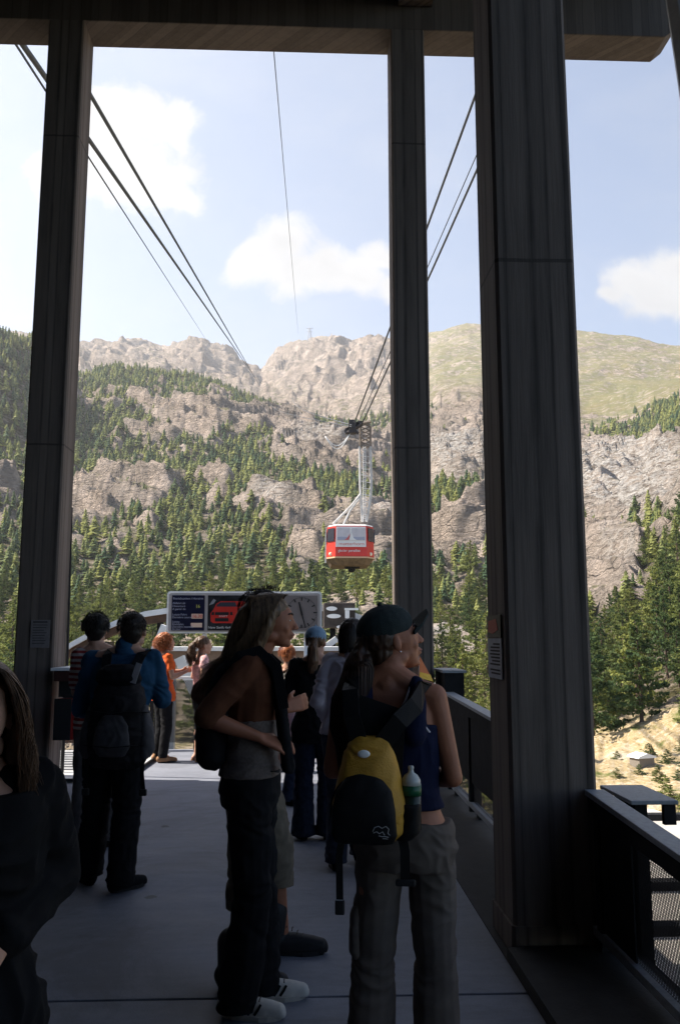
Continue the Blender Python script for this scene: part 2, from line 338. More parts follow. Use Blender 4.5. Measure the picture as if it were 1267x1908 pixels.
# --- relief
S = np.clip(Dg / 500.0, 0.05, 3.0)
wx = Xg + 40 * S * fbm(Xg / (160 * S), Yg / (160 * S), 2, 2); wy = Yg + 40 * S * fbm(Xg / (160 * S) + 9, Yg / (160 * S), 4, 2)
big = fbm(Xg / 150, Yg / 190, 1, 4) * 6.5 * np.clip((Dg - 90) / 500, 0, 1.6)
rid = 1 - np.abs(fbm((wx + .5 * wy) / 420, (wy - .3 * wx) / 300, 3, 4, 0.5)) * 1.6
crestlock = 1 - np.exp(-((rv[None, :] - 7) / 0.10) ** 2) * (pxg < 745) - np.exp(-((rv[None, :] - 10) / 0.13) ** 2)
Zg = Zg + np.exp(-((rv[None, :] - 10) / .08) ** 2) * (7 * pn(cols_px / 16, .3) + 4 * pn(cols_px / 6, 4.3))[:, None] * np.where(pxg < 790, 1, .25)
farA = sstep(7.9, 9.0, rv[None, :] + 0 * Dg)
Z1 = Zg + big * crestlock * (1 - farA) + (rid - 0.5) * 45 * farA * crestlock * (1 - 0.72 * ALP) + 14 * farA * crestlock * fbm((Xg + .6 * Yg) / 190, Yg / 150, 8, 3, .5) * (1 - 0.75 * ALP)
# rock slabs: tilted strata that step down the slope
def steps(per, dip, seed, sharp=0.24):
    q = (Z1 + dip * Xg + 0.10 * Yg) / per + 0.9 * fbm(Xg / (per * 9), Yg / (per * 9), seed, 4, .55)
    fl = np.floor(q); fr = q - fl
    return (sstep(0, sharp, fr) - fr) * per
near = np.clip((Dg - 75) / 90, 0, 1)
rk = ROCK * near * crestlock
Z2 = Z1 + rk * (1 - farA) * (steps(18.0, 0.30, 1, .16) * .82 + steps(7.0, -0.22, 2, .18) * 0.8 + steps(2.8, .15, 6) * .5) * np.clip(Dg / 420, .3, 1)
Z2 = Z2 + (0.35 + ROCK) * near * fbm(Xg / (13 * np.maximum(1, Dg / 330)), Yg / (20 * np.maximum(1, Dg / 330)), 9, 3, .55) * 1.1 * np.clip(Dg / 400, .25, 1.3)
Z2 = Z2 + rk * farA * (steps(46, .35, 4, .35) * .75 + steps(22, -.4, 5, .4) * .6) * (1 - .8 * ALP)
Z2 = Z2 + ALP * fbm(Xg / 60, Yg / 60, 2, 4) * 5
gully = np.exp(-((pxg - (1135 + 0.9 * (960 - rowpx))) / 18) ** 2) * sstep(1010, 950, rowpx) * sstep(850, 880, rowpx) * (pxg > 1090)
Z2 = Z2 - gully * 6
Z2 = Z2 + STRAW * np.clip((Dg - 38) / 30, 0, 1) * fbm(Xg / 9, Yg / 9, 3, 5, .55) * 1.2 * (rv[None, :] > 1.1)
NC, NR = Dg.shape
P3 = np.stack([Xg, Yg, Z2], -1)
# normals for slope colouring of bare ground
dx = np.gradient(P3, axis=0); dy = np.gradient(P3, axis=1); nn = np.cross(dy, dx); nn /= (np.linalg.norm(nn, axis=-1, keepdims=True) + 1e-9); nz = np.abs(nn[..., 2])

me = bpy.data.meshes.new('terrain'); nv = NC * NR
me.vertices.add(nv); me.vertices.foreach_set('co', P3.reshape(-1))
ii, jj = np.meshgrid(np.arange(NC - 1), np.arange(NR - 1), indexing='ij'); a = (ii * NR + jj).ravel()
quads = np.stack([a, a + NR, a + NR + 1, a + 1], 1); nf = len(quads)
me.loops.add(nf * 4); me.loops.foreach_set('vertex_index', quads.ravel().astype(np.int32)); me.polygons.add(nf)
me.polygons.foreach_set('loop_start', np.arange(0, nf * 4, 4, dtype=np.int32)); me.polygons.foreach_set('loop_total', np.full(nf, 4, np.int32))
me.update(calc_edges=True); me.polygons.foreach_set('use_smooth', np.ones(nf, bool))
ca = me.color_attributes.new('cover', 'FLOAT_COLOR', 'POINT')
ca.data.foreach_set('color', np.stack([ALP, SCREE, FD, STRAW], -1).reshape(-1).astype(np.float32))
fa = me.attributes.new('slope', 'FLOAT', 'POINT'); fa.data.foreach_set('value', nz.reshape(-1).astype(np.float32))
ter = bpy.data.objects.new('terrain', me); COL.objects.link(ter); tag(ter, kind='structure')
m = bpy.data.materials.new('mountain_ground'); m.use_nodes = True; t = NT(m.node_tree); b = t.n['Principled BSDF']
at_ = t.new('ShaderNodeVertexColor', layer_name='cover'); sc = t.new('ShaderNodeSeparateColor'); t.link(at_.outputs[0], sc.inputs[0])
g = t.new('ShaderNodeNewGeometry'); p = g.outputs['Position']
n_a = t.noise(p, 0.02, 6, .65); n_b = t.noise(p, 0.11, 6, .7, .5); n_c = t.noise(t.mapping(p, (1, 1, 3.5), (0.15, .25, 0)), 0.22, 6, .7); n_d = t.noise(p, 0.6, 5, .7)
rockc = t.mix(t.mapr(n_a, .35, .65), (0.60, 0.47, 0.375), (0.46, 0.385, 0.33))
rockc = t.mix(t.mapr(n_c, .42, .62), t.mix(.42, rockc, (0.13, 0.11, 0.09)), rockc)
rockc = t.mix(t.mapr(n_d, .3, .5), t.mix(.35, rockc, (0.10, 0.09, 0.075)), rockc)
vo = t.new('ShaderNodeTexVoronoi', feature='DISTANCE_TO_EDGE'); vo.inputs['Scale'].default_value = 0.085; wv = t.vmath('ADD', t.mapping(p, (1, .6, 2.2), (.3, .35, 0)), (0, 0, 0)); nvv = t.new('ShaderNodeTexNoise'); nvv.inputs['Scale'].default_value = .12; nvv.inputs['Detail'].default_value = 4; t.link(p, nvv.inputs['Vector']); wsc = t.vmath('SCALE', nvv.outputs['Color']); wsc.inputs['Scale'].default_value = 14; t.link(t.vmath('ADD', wv.outputs[0], wsc.outputs[0]).outputs[0], vo.inputs['Vector'])
crk = t.math('MULTIPLY', t.mapr(vo.outputs['Distance'], .0, .06, 1, 0), t.mapr(n_b, .42, .58))
vo2 = t.new('ShaderNodeTexVoronoi', feature='DISTANCE_TO_EDGE'); vo2.inputs['Scale'].default_value = 0.32; t.link(t.vmath('ADD', wv.outputs[0], wsc.outputs[0]).outputs[0], vo2.inputs['Vector']); crk2 = t.math('MULTIPLY', t.mapr(vo2.outputs['Distance'], .0, .10, 1, 0), t.mapr(n_a, .60, .40))
stain = t.mapr(t.noise(t.mapping(p, (1, 1, .35)), .05, 6, .7, 1.0), .52, .60)
lt = t.mapr(t.noise(t.mapping(p, (1, .7, 1.6), (.2, .3, 0)), .035, 7, .72, .8), .46, .60); rockc = t.mix(t.math('MULTIPLY', lt, .55), rockc, (.78, .63, .53))
rockc = t.mix(t.math('MULTIPLY', stain, .45), rockc, (.13, .115, .095))
rockc = t.mix(t.math('MULTIPLY', t.math('MAXIMUM', crk, t.math('MULTIPLY', crk2, .6)), .5), rockc, (.07, .06, .05))
turf = t.mix(t.mapr(n_b, .35, .65), (0.24, 0.19, 0.09), (0.16, 0.165, 0.065))
slp = t.new('ShaderNodeAttribute', attribute_name='slope')
veg = t.math('MULTIPLY', t.mapr(n_b, .5, .62, 0, 1, True), t.mapr(slp.outputs['Fac'], .55, .85))
c = t.mix(t.math('MULTIPLY', veg, .75), rockc, turf)
alp = t.mix(t.mapr(n_a, .35, .65), (0.29, 0.245, 0.115), (0.225, 0.225, 0.10)); alp = t.mix(t.mapr(n_c, .55, .7), alp, (.21, .19, .13))
alpf = t.math('MULTIPLY', sc.outputs[0], t.mapr(t.math('ADD', n_b, t.math('MULTIPLY', slp.outputs['Fac'], .55)), .86, 1.0, 0, 1, True))
c = t.mix(alpf, c, alp)
c = t.mix(t.math('MULTIPLY', sc.outputs[1], t.mapr(n_c, .42, .58)), c, t.mix(n_d, (0.58, 0.54, 0.50), (0.70, 0.655, 0.61)))
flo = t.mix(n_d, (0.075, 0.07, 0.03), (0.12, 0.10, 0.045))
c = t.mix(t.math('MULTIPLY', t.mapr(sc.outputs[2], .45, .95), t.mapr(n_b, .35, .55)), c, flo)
straw = t.mix(t.mapr(n_d, .35, .65), (0.40, 0.30, 0.17), (0.27, 0.20, 0.10)); n_e = t.noise(p, 2.2, 5, .7); straw = t.mix(t.mapr(n_e, .5, .62), straw, (.46, .38, .27)); straw = t.mix(t.mapr(n_e, .42, .34), straw, (.11, .09, .045)); straw = t.mix(t.mapr(n_b, .52, .60), straw, (0.11, 0.12, 0.035)); straw = t.mix(t.mapr(n_b, .42, .34), straw, (0.45, .38, .30))
c = t.mix(at_.outputs[1], c, straw)
t.link(c, b.inputs['Base Color']); b.inputs['Roughness'].default_value = .95; b.inputs['Specular IOR Level'].default_value = .1
bn = t.new('ShaderNodeBump'); bn.inputs['Strength'].default_value = 1.0; bn.inputs['Distance'].default_value = 2.6; t.link(t.math('SUBTRACT', 1, t.math('MULTIPLY', at_.outputs[1], .75)), bn.inputs['Strength'])
t.link(t.math('SUBTRACT', t.math('ADD', n_d, t.math('MULTIPLY', n_c, 2.2)), t.math('MULTIPLY', t.math('ADD', crk, t.math('MULTIPLY', crk2, .5)), t.math('MULTIPLY', 0.9, t.math('MULTIPLY', t.math('SUBTRACT', 1, sc.outputs[0]), t.math('SUBTRACT', 1, at_.outputs[1]))))), bn.inputs['Height']); t.link(bn.outputs[0], b.inputs['Normal'])
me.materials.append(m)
def ground(ci, ri):
    i = int(ci); j = int(ri); u = ci - i; v = ri - j
    return P3[i, j] * (1 - u) * (1 - v) + P3[i + 1, j] * u * (1 - v) + P3[i, j + 1] * (1 - u) * v + P3[i + 1, j + 1] * u * v
def ground_at(px, d):
    ci = np.interp(px, cols_px, np.arange(NC)); i = min(int(ci), NC - 2)
    ri = np.interp(d, Dg[i], np.arange(NR)); return Vector(ground(min(ci, NC - 1.01), min(ri, NR - 1.01)))

# ------------------------------------------------------------------ conifers
def foliage(name, c1, c2, obj_random=False):
    m = bpy.data.materials.new(name); m.use_nodes = True; t = NT(m.node_tree); b = t.n['Principled BSDF']
    g = t.new('ShaderNodeNewGeometry'); n = t.noise(g.outputs['Position'], .9, 3, .6)
    n2 = t.noise(g.outputs['Position'], .02, 3, .6)
    f = t.math('ADD', t.math('MULTIPLY', n, .5), t.math('MULTIPLY', n2, .7))
    if obj_random:
        oi = t.new('ShaderNodeObjectInfo'); f = t.math('ADD', f, t.math('MULTIPLY', t.math('SUBTRACT', oi.outputs['Random'], .5), .7))
    else:
        va = t.new('ShaderNodeAttribute', attribute_name='tint'); f = t.math('ADD', f, t.math('MULTIPLY', t.math('SUBTRACT', va.outputs['Fac'], .5), .8))
    c = t.mix(t.mapr(f, .35, .85), c1, c2); t.link(c, b.inputs['Base Color']); b.inputs['Roughness'].default_value = .8; b.inputs['Specular IOR Level'].default_value = .2
    tr = t.new('ShaderNodeBsdfTranslucent'); t.link(t.mix(.5, c, (0.16, .18, .04)), tr.inputs['Color'])
    mx = t.new('ShaderNodeMixShader'); mx.inputs[0].default_value = .38; t.link(b.outputs[0], mx.inputs[1]); t.link(tr.outputs[0], mx.inputs[2])
    t.link(mx.outputs[0], t.n['Material Output'].inputs[0]); return m
M_FOL = foliage('larch_and_pine_needles', (0.065, 0.115, 0.058), (0.30, 0.31, 0.10))
M_FOLN = foliage('needles_near', (0.065, 0.105, 0.040), (0.24, 0.255, 0.07), True)
M_BARK = mat('bark', (0.10, 0.065, 0.045), .9, nscale=4, namt=.4)
def cone_tree(seed, layers, spikes):
    """light far tree: ragged tiers of drooping bough fans round a stem, unit height"""
    r = np.random.default_rng(seed); V = []; Fc = []
    for L_ in range(layers):
        f = L_ / layers; z = .10 + .88 * f; rad = (.20 * (1 - f) ** .8 + .012) * r.uniform(.8, 1.15); a0 = r.uniform(0, 6.28)
        for k in range(spikes):
            a = a0 + 6.283 * k / spikes + r.uniform(-.25, .25); q = rad * r.uniform(.6, 1.25); da = 3.14 / spikes * 1.25
            b0 = len(V); dz = 1.0 / layers
            V += [(0, 0, z + dz * .95), (q * .75 * math.cos(a - da), q * .75 * math.sin(a - da), z + r.uniform(-.2, .2) * dz), (q * math.cos(a), q * math.sin(a), z - dz * r.uniform(.2, .7)), (q * .75 * math.cos(a + da), q * .75 * math.sin(a + da), z + r.uniform(-.2, .2) * dz)]
            Fc += [(b0, b0 + 1, b0 + 2), (b0, b0 + 2, b0 + 3)]
    b0 = len(V); V += [(.012, 0, 0), (-.008, .01, 0), (-.008, -.01, 0), (0, 0, .3)]; Fc += [(b0, b0 + 1, b0 + 3), (b0 + 1, b0 + 2, b0 + 3), (b0 + 2, b0, b0 + 3)]
    return np.array(V), np.array(Fc)
def near_crown(seed, n=2600, wide=.24):
    """crown of many small needle clumps along drooping boughs, unit height; returns crown and stem"""
    r = np.random.default_rng(seed); V = []; Fc = []; nb = 64
    per = n // nb
    for bgh in range(nb):
        f = ((bgh + r.uniform(0, 1)) / nb) ** .92; z0 = .10 + .86 * f; L0 = (wide * (1 - f) ** .72 + .012) * r.uniform(.55, 1.2); a = r.uniform(0, 6.283)
        m_ = max(6, int(per * (1.7 * (1 - f) + .35)))
        for k in range(m_):
            s_ = r.uniform(.12, 1) ** .7; w_ = L0 * .30 * (1.1 - s_)
            c = np.array([math.cos(a) * L0 * s_, math.sin(a) * L0 * s_, z0 - .22 * L0 * s_ + .25 * L0 * s_ ** 3]) + r.normal(size=3) * np.array([w_, w_, w_ * .55]) * .8
            sz = r.uniform(.007, .015); u = r.normal(size=3); u /= np.linalg.norm(u); w = np.cross(u, r.normal(size=3)); w /= np.linalg.norm(w)
            b0 = len(V); V += [c - u * sz * 1.5, c + w * sz, c + u * sz * 1.5, c - w * sz]; Fc.append((b0, b0 + 1, b0 + 2, b0 + 3))
    return V, Fc
hmesh = None
# candidate positions over the slopes
cell = np.abs(np.linalg.norm(np.cross(P3[1:, :-1] - P3[:-1, :-1], P3[:-1, 1:] - P3[:-1, :-1]), axis=-1))
FDc = FD[:-1, :-1]; NZc = nz[:-1, :-1]
inview = (pxg[:-1, :-1] > -350) & (pxg[:-1, :-1] < 1650)
hid = (rv[None, :-1] > 7.06) & (rv[None, :-1] < 8.0) & (pxg[:-1, :-1] < 740)
dn = np.where(Dg[:-1, :-1] > 330, 0.040, 0.024) * sstep(.30, .62, FDc) * (0.35 + .65 * sstep(.35, .7, NZc)) * inview * (~hid) 
dn = dn + 0.0062 * inview * (rv[None, :-1] > 2.3) * (rv[None, :-1] < 7.2) * (FDc > .02) * (NZc > .5)
dn = dn * (rv[None, :-1] < 8.1) * (rv[None, :-1] > np.where(pxg[:-1, :-1] < 1060, 1.2, 2.03))
dn = dn * np.where((pxg[:-1, :-1] > 1080) & (rv[None, :-1] < 3.4), 1.8, 1)
dn = dn * np.where(np.abs(pxg[:-1, :-1] - 633) > 760, .25, 1)
lam = cell * dn; cnt = rng.poisson(lam)
ci, ri = np.nonzero(cnt); reps = cnt[ci, ri]; ci = np.repeat(ci, reps); ri = np.repeat(ri, reps)
cf = ci + rng.uniform(0, 1, len(ci)); rf = ri + rng.uniform(0, 1, len(ri))
TP = np.array([ground(a, b) for a, b in zip(cf, rf)]); dist = np.hypot(TP[:, 0], TP[:, 1])
th = (4.2 + 6.3 * rng.beta(1.5, 1.9, len(TP))) * np.where(dist > 450, 1.1, 1)
th = np.where(dist < 75, th * .75, th)
th = np.where((dist < 170) & (TP[:, 0] > .25 * TP[:, 1]), th * 1.05, th)
sparse = FD[ci, ri] < .35; th = np.where(sparse, th * .6, th)
px_, py_ = to_px(TP[:, 0], TP[:, 1], TP[:, 2] + th * .5)
vis = (px_ > -20) & (px_ < 1290) & (py_ < 1500); app = np.where(vis, th / dist, 0)
# thin the nearest ones so that crowns do not merge
keep = np.ones(len(TP), bool); order = np.argsort(dist)
grid = {}
for i in order:
    mind = 2.2 + .002 * dist[i] if dist[i] < 250 else 3.0
    k = (int(TP[i, 0] // 4), int(TP[i, 1] // 4)); ok = True
    for a in (-1, 0, 1):
        for b_ in (-1, 0, 1):
            for j in grid.get((k[0] + a, k[1] + b_), ()):
                if (TP[i, 0] - TP[j, 0]) ** 2 + (TP[i, 1] - TP[j, 1]) ** 2 < mind ** 2: ok = False
    if ok: grid.setdefault(k, []).append(i)
    else: keep[i] = False
idx = np.nonzero(keep)[0]; solo = idx[np.argsort(-app[idx])[:300]]; solo_set = set(solo.tolist())
rest = np.array([i for i in idx if i not in solo_set and dist[i] > 30])
print('trees', len(idx), 'nearest300 dist', dist[solo].min(), dist[solo].max())
lod = [[cone_tree(s, 9, 7) for s in range(4)], [cone_tree(s + 9, 6, 6) for s in range(4)]]
VV = []; FF = []; TT = []; base = 0
for lv, sel in ((0, rest[dist[rest] < 420]), (1, rest[dist[rest] >= 420])):
    for v in range(4):
        s_ = sel[v::4]
        if len(s_) == 0: continue
        V0, F0 = lod[lv][v]; h = th[s_]; a = rng.uniform(0, 6.283, len(s_)); wf = rng.uniform(1.15, 2.1, len(s_)); c_, sn = np.cos(a), np.sin(a)
        X = (V0[None, :, 0] * c_[:, None] - V0[None, :, 1] * sn[:, None]) * (h * wf)[:, None] + TP[s_, 0][:, None]
        Y = (V0[None, :, 0] * sn[:, None] + V0[None, :, 1] * c_[:, None]) * (h * wf)[:, None] + TP[s_, 1][:, None]
        Z = V0[None, :, 2] * h[:, None] + TP[s_, 2][:, None] - .5
        VV.append(np.stack([X, Y, Z], -1).reshape(-1, 3)); n0 = len(V0)
        FF.append((F0[None] + (np.arange(len(s_)) * n0)[:, None, None] + base).reshape(-1, 3)); TT.append(np.repeat(rng.uniform(0, 1, len(s_)), n0)); base += n0 * len(s_)
VV = np.concatenate(VV); FF = np.concatenate(FF); TT = np.concatenate(TT)
me = bpy.data.meshes.new('far_forest'); me.vertices.add(len(VV)); me.vertices.foreach_set('co', VV.ravel()); me.loops.add(FF.size); me.loops.foreach_set('vertex_index', FF.ravel().astype(np.int32))
me.polygons.add(len(FF)); me.polygons.foreach_set('loop_start', np.arange(0, FF.size, 3, dtype=np.int32)); me.polygons.foreach_set('loop_total', np.full(len(FF), 3, np.int32)); me.update(calc_edges=True)
fa = me.attributes.new('tint', 'FLOAT', 'POINT'); fa.data.foreach_set('value', TT.astype(np.float32)); me.materials.append(M_FOL)
ff = bpy.data.objects.new('far_forest', me); COL.objects.link(ff)
tag(ff, 'wood of larches and pines spread over the far mountain slopes', 'forest', kind='stuff')
# the 300 that show largest: each a tree of crown and trunk
variants = []
for s_ in range(5):
    V, Fc = near_crown(100 + s_, 2400, (.25, .30, .34, .22, .28)[s_]); me = bpy.data.meshes.new('crown'); me.from_pydata([tuple(v) for v in V], [], Fc); me.materials.append(M_FOLN)
    gg = G().tube([(0, 0, -.03), (.004, 0, .3), (-.003, .003, .65), (0, 0, .95)], [.017, .013, .008, .002], 7)
    r = np.random.default_rng(s_)
    for k in range(14):
        z = r.uniform(.2, .8); a = r.uniform(0, 6.28); q = .16 * (1 - z); gg.tube([(0, 0, z), (q * math.cos(a), q * math.sin(a), z - .02)], [.004, .001], 4)
    mt = bpy.data.meshes.new('trunk'); mt.from_pydata([tuple(v) for v in gg.V], [], gg.F); mt.materials.append(M_BARK)
    variants.append((me, mt))
fir0 = [None] * 5
for n_, i in enumerate(solo):
    v = n_ % 5; x, y, z = TP[i]; h = th[i]
    root = bpy.data.objects.new('conifer_tree', None); COL.objects.link(root)
    root.location = (x, y, z - .2); root.rotation_euler = (0, 0, rng.uniform(0, 6.28)); w_ = rng.uniform(.9, 1.3); root.scale = (h * w_, h * w_, h)
    cr = bpy.data.objects.new('crown', variants[v][0]); tr = bpy.data.objects.new('trunk', variants[v][1])
    for o in (cr, tr): COL.objects.link(o); o.parent = root
    if px_[i] > 1090: lab = 'tall green larch among those on the slope beyond the right railing'; gp = 'larches beyond the right railing'
    elif px_[i] > 735: lab = 'green conifer on the slope seen between the middle and the near pillar'; gp = 'conifers seen between the two right pillars'
    elif px_[i] > 300: lab = 'sunlit conifer on the lower slope behind the clock board and crowd'; gp = 'conifers on the lower slope behind the board'
    else: lab = 'green conifer on the lower slope seen beside the left pillar'; gp = 'conifers on the slope beside the left pillar'
    tag(root, lab, 'tree', gp)

for i, (px__, d__) in enumerate([(1130, 66), (1165, 60), (1185, 66), (1205, 58), (1222, 63), (1240, 57), (1255, 61), (1262, 55), (1210, 52), (1245, 67), (1120, 58), (1230, 50)]):
    q = ground_at(px__ + random.uniform(-6, 6), d__); o = bpy.data.objects.new('shrub', variants[i % 5][0]); COL.objects.link(o); o.location = q - Vector((0, 0, .25)); w_ = random.uniform(1.4, 2.6); o.scale = (w_ * 1.6, w_ * 1.3, w_ * .62); o.rotation_euler = (0, 0, i)
    tag(o, 'low green shrub in the dry grass bank beyond the near railing', 'shrub', 'shrubs in the dry grass bank')
# ------------------------------------------------------------------ haze of the valley air
g = G().box(-5200, 5200, -300, 5200, -60, 1700)
def add_haze():
    m = bpy.data.materials.new('valley_haze'); m.use_nodes = True; t = NT(m.node_tree); t.n.remove(t.n['Principled BSDF'])
    v = t.new('ShaderNodeVolumePrincipled'); v.inputs['Density'].default_value = 0.00014; v.inputs['Color'].default_value = (.93, .95, 1, 1); v.inputs['Anisotropy'].default_value = 0.3
    t.link(v.outputs[0], t.n['Material Output'].inputs['Volume'])
    o = g.build('haze', m); tag(o, kind='stuff', label='pale haze in the valley air that veils the far ridges', cat='haze')
add_haze()

# ------------------------------------------------------------------ station: pillars, beam, roof, platform
def cast_pillar(x0, x1, y0, y1, z0, z1, c=.018):
    # chamfered rectangular shaft
    pts = [(x0 + c, y0), (x1 - c, y0), (x1, y0 + c), (x1, y1 - c), (x1 - c, y1), (x0 + c, y1), (x0, y1 - c), (x0, y0 + c)]
    return G().prism(pts, lambda u, v, k: (u, v, (z0, z1)[k]))
def pillar(x0, x1, y0, y1, z1, label):
    r = empty('concrete_pillar', ((x0 + x1) / 2, (y0 + y1) / 2, 0), 0, label, 'pillar')
    cast_pillar(x0, x1, y0, y1, 0.14, z1).build('shaft', M_CONC, r)
    cast_pillar(x0 - .012, x1 + .012, y0 - .012, y1 + .012, 0.0, 0.14).build('plinth', M_CONC, r)
    return r
P_near = pillar(1.035, 1.48, 4.40, 4.84, 9.79, 'nearest and widest concrete pillar, board-marked, right of the crowd by the railing')
P_mid = pillar(.965, 1.365, 9.1, 9.50, 8.70, 'middle concrete pillar under the beam, behind the woman in the dark cap')
P_left = pillar(-3.035, -2.63, 9.1, 9.56, 8.70, 'left concrete pillar carrying a paper notice and a red box')
# the cross beam with its bevelled end
g = G(); zb, zt = 8.70, 9.80
g.prism([(-7.0, zb), (4.28, zb), (4.42, zb + .12), (4.42, zt), (-7.0, zt)], lambda u, v, k: (u, (9.10, 9.56)[k], v))
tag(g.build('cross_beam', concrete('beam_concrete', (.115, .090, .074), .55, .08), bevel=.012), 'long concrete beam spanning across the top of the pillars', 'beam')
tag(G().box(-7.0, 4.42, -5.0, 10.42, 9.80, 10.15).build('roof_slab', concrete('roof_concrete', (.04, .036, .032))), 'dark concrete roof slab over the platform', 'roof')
tag(G().box(1.06, 1.46, 4.9, 9.09, 9.0, 9.79).build('roof_girder', M_CONC), 'concrete girder running back from the middle pillar under the roof', 'beam')
# unseen walls added beside and behind the viewer to block light
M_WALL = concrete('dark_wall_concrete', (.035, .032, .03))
tag(G().box(-4.6, -4.3, -5, 10.2, -8, 9.79).build('added_shade_wall', M_WALL), 'unseen dark concrete wall added along the left platform edge to block the sun', 'wall')
g = G().prism([(2.30, 2.0), (2.42, 2.0), (4.10, 9.8), (3.72, 9.8)], lambda u, v, k: (u + 1.45, (6.2, 6.6)[k], v))
tag(G().tube([at(1262, -60, 7.4), at(1310, 260, 7.4)], .16, 8).build('drain_pipe', M_GREY), 'pale pipe just inside the top right corner beside the beam end', 'pipe')
tag(G().box(-4.3, 4.4, -5.0, -4.7, -8, 9.79).build('added_shade_wall', M_WALL), 'unseen dark concrete wall added behind the platform to dim the hall', 'wall')
# platform
def deck_mat():
    m = bpy.data.materials.new('platform_concrete'); m.use_nodes = True; t = NT(m.node_tree); b = t.n['Principled BSDF']
    g = t.new('ShaderNodeNewGeometry'); p = g.outputs['Position']
    a = t.noise(t.mapping(p, (1, 1.8, 1)), 1.3, 6, .65, .5); c = t.noise(p, 22, 4, .7); d = t.noise(t.mapping(p, (2, 9, 1)), 1.5, 5, .6); e = t.noise(p, 160, 2, .6)
    f = t.math('ADD', t.math('MULTIPLY', a, .5), t.math('MULTIPLY', d, .35)); f = t.math('ADD', f, t.math('MULTIPLY', c, .25))
    col = t.mix(t.mapr(f, .38, .72), (.155, .165, .205), (.255, .270, .325)); col = t.mix(t.mapr(e, .35, .65), t.mix(.3, col, (.1, .1, .1)), col)
    v = t.new('ShaderNodeTexVoronoi'); v.inputs['Scale'].default_value = 1.7; t.link(t.mapping(p, (1, 1, 0)), v.inputs['Vector'])
    wear = t.mapr(t.noise(t.mapping(p, (1, 1, 1)), .7, 7, .75, 1.2), .48, .62); col = t.mix(t.math('MULTIPLY', wear, .5), col, (.10, .10, .115))
    spot = t.math('LESS_THAN', t.math('ADD', v.outputs['Distance'], t.math('MULTIPLY', c, .12)), .118); col = t.mix(t.math('MULTIPLY', spot, .8), col, (.05, .05, .05))
    t.link(col, b.inputs['Base Color']); t.link(t.mapr(a, .3, .7, .62, .8), b.inputs['Roughness'])
    bn = t.new('ShaderNodeBump'); bn.inputs['Strength'].default_value = .25; bn.inputs['Distance'].default_value = .004; t.link(t.math('ADD', c, e), bn.inputs['Height']); t.link(bn.outputs[0], b.inputs['Normal'])
    return m
M_DECK = deck_mat()
g = G(); ys = [-4.7, 0.2, 3.965, 12.3]
for a_, b_ in zip(ys[:-1], ys[1:]): g.box(-4.3, .985, a_ + .009, b_ - .009, -.22, 0)
g.box(-4.3, .985, -4.7, 12.3, -.4, -.0221)
tag(g.build('platform', M_DECK, bevel=.004), kind='structure')
tag(G().box(.99, 1.62, -4.7, 4.37, -.40, .055).box(.99, 1.62, 4.37, 12.3, -.40, -.004).build('platform_kerb', mat('kerb_concrete', (.024, .022, .022), .8, nscale=9, namt=.3, bump=.2)), kind='structure')
for xc in (-3.6, -.9, 1.1):
    pass
tag(G().box(-4.0, -3.4, 2, 2.6, -8.4, -.41).box(.9, 1.5, 2, 2.6, -8.4, -.41).box(-4.0, -3.4, 10.5, 11.1, -8.4, -.41).box(.9, 1.5, 10.5, 11.1, -8.4, -.41).build('platform_piers', M_CONC), kind='structure')

# ------------------------------------------------------------------ railings
def mesh_mat(pitch, name='perforated_sheet'):
    m = bpy.data.materials.new(name); m.use_nodes = True; t = NT(m.node_tree); b = t.n['Principled BSDF']
    b.inputs['Base Color'].default_value = (.03, .03, .034, 1); b.inputs['Roughness'].default_value = .6
    g = t.new('ShaderNodeNewGeometry'); sp = t.new('ShaderNodeSeparateXYZ'); t.link(g.outputs['Position'], sp.inputs[0])
    a = t.math('ADD', sp.outputs[0], sp.outputs[1]); k = math.pi / pitch
    s1 = t.math('SINE', t.math('MULTIPLY', t.math('ADD', a, t.math('MULTIPLY', sp.outputs[2], .58)), k * 1.15)); s2 = t.math('SINE', t.math('MULTIPLY', t.math('SUBTRACT', a, t.math('MULTIPLY', sp.outputs[2], .58)), k * 1.15))
    h = t.math('GREATER_THAN', t.math('ABSOLUTE', t.math('MULTIPLY', s1, s2)), .33)
    tr = t.new('ShaderNodeBsdfTransparent'); mx = t.new('ShaderNodeMixShader'); t.link(h, mx.inputs[0]); t.link(b.outputs[0], mx.inputs[1]); t.link(tr.outputs[0], mx.inputs[2])
    t.link(mx.outputs[0], t.n['Material Output'].inputs[0]); return m
M_MESH = mesh_mat(.026)
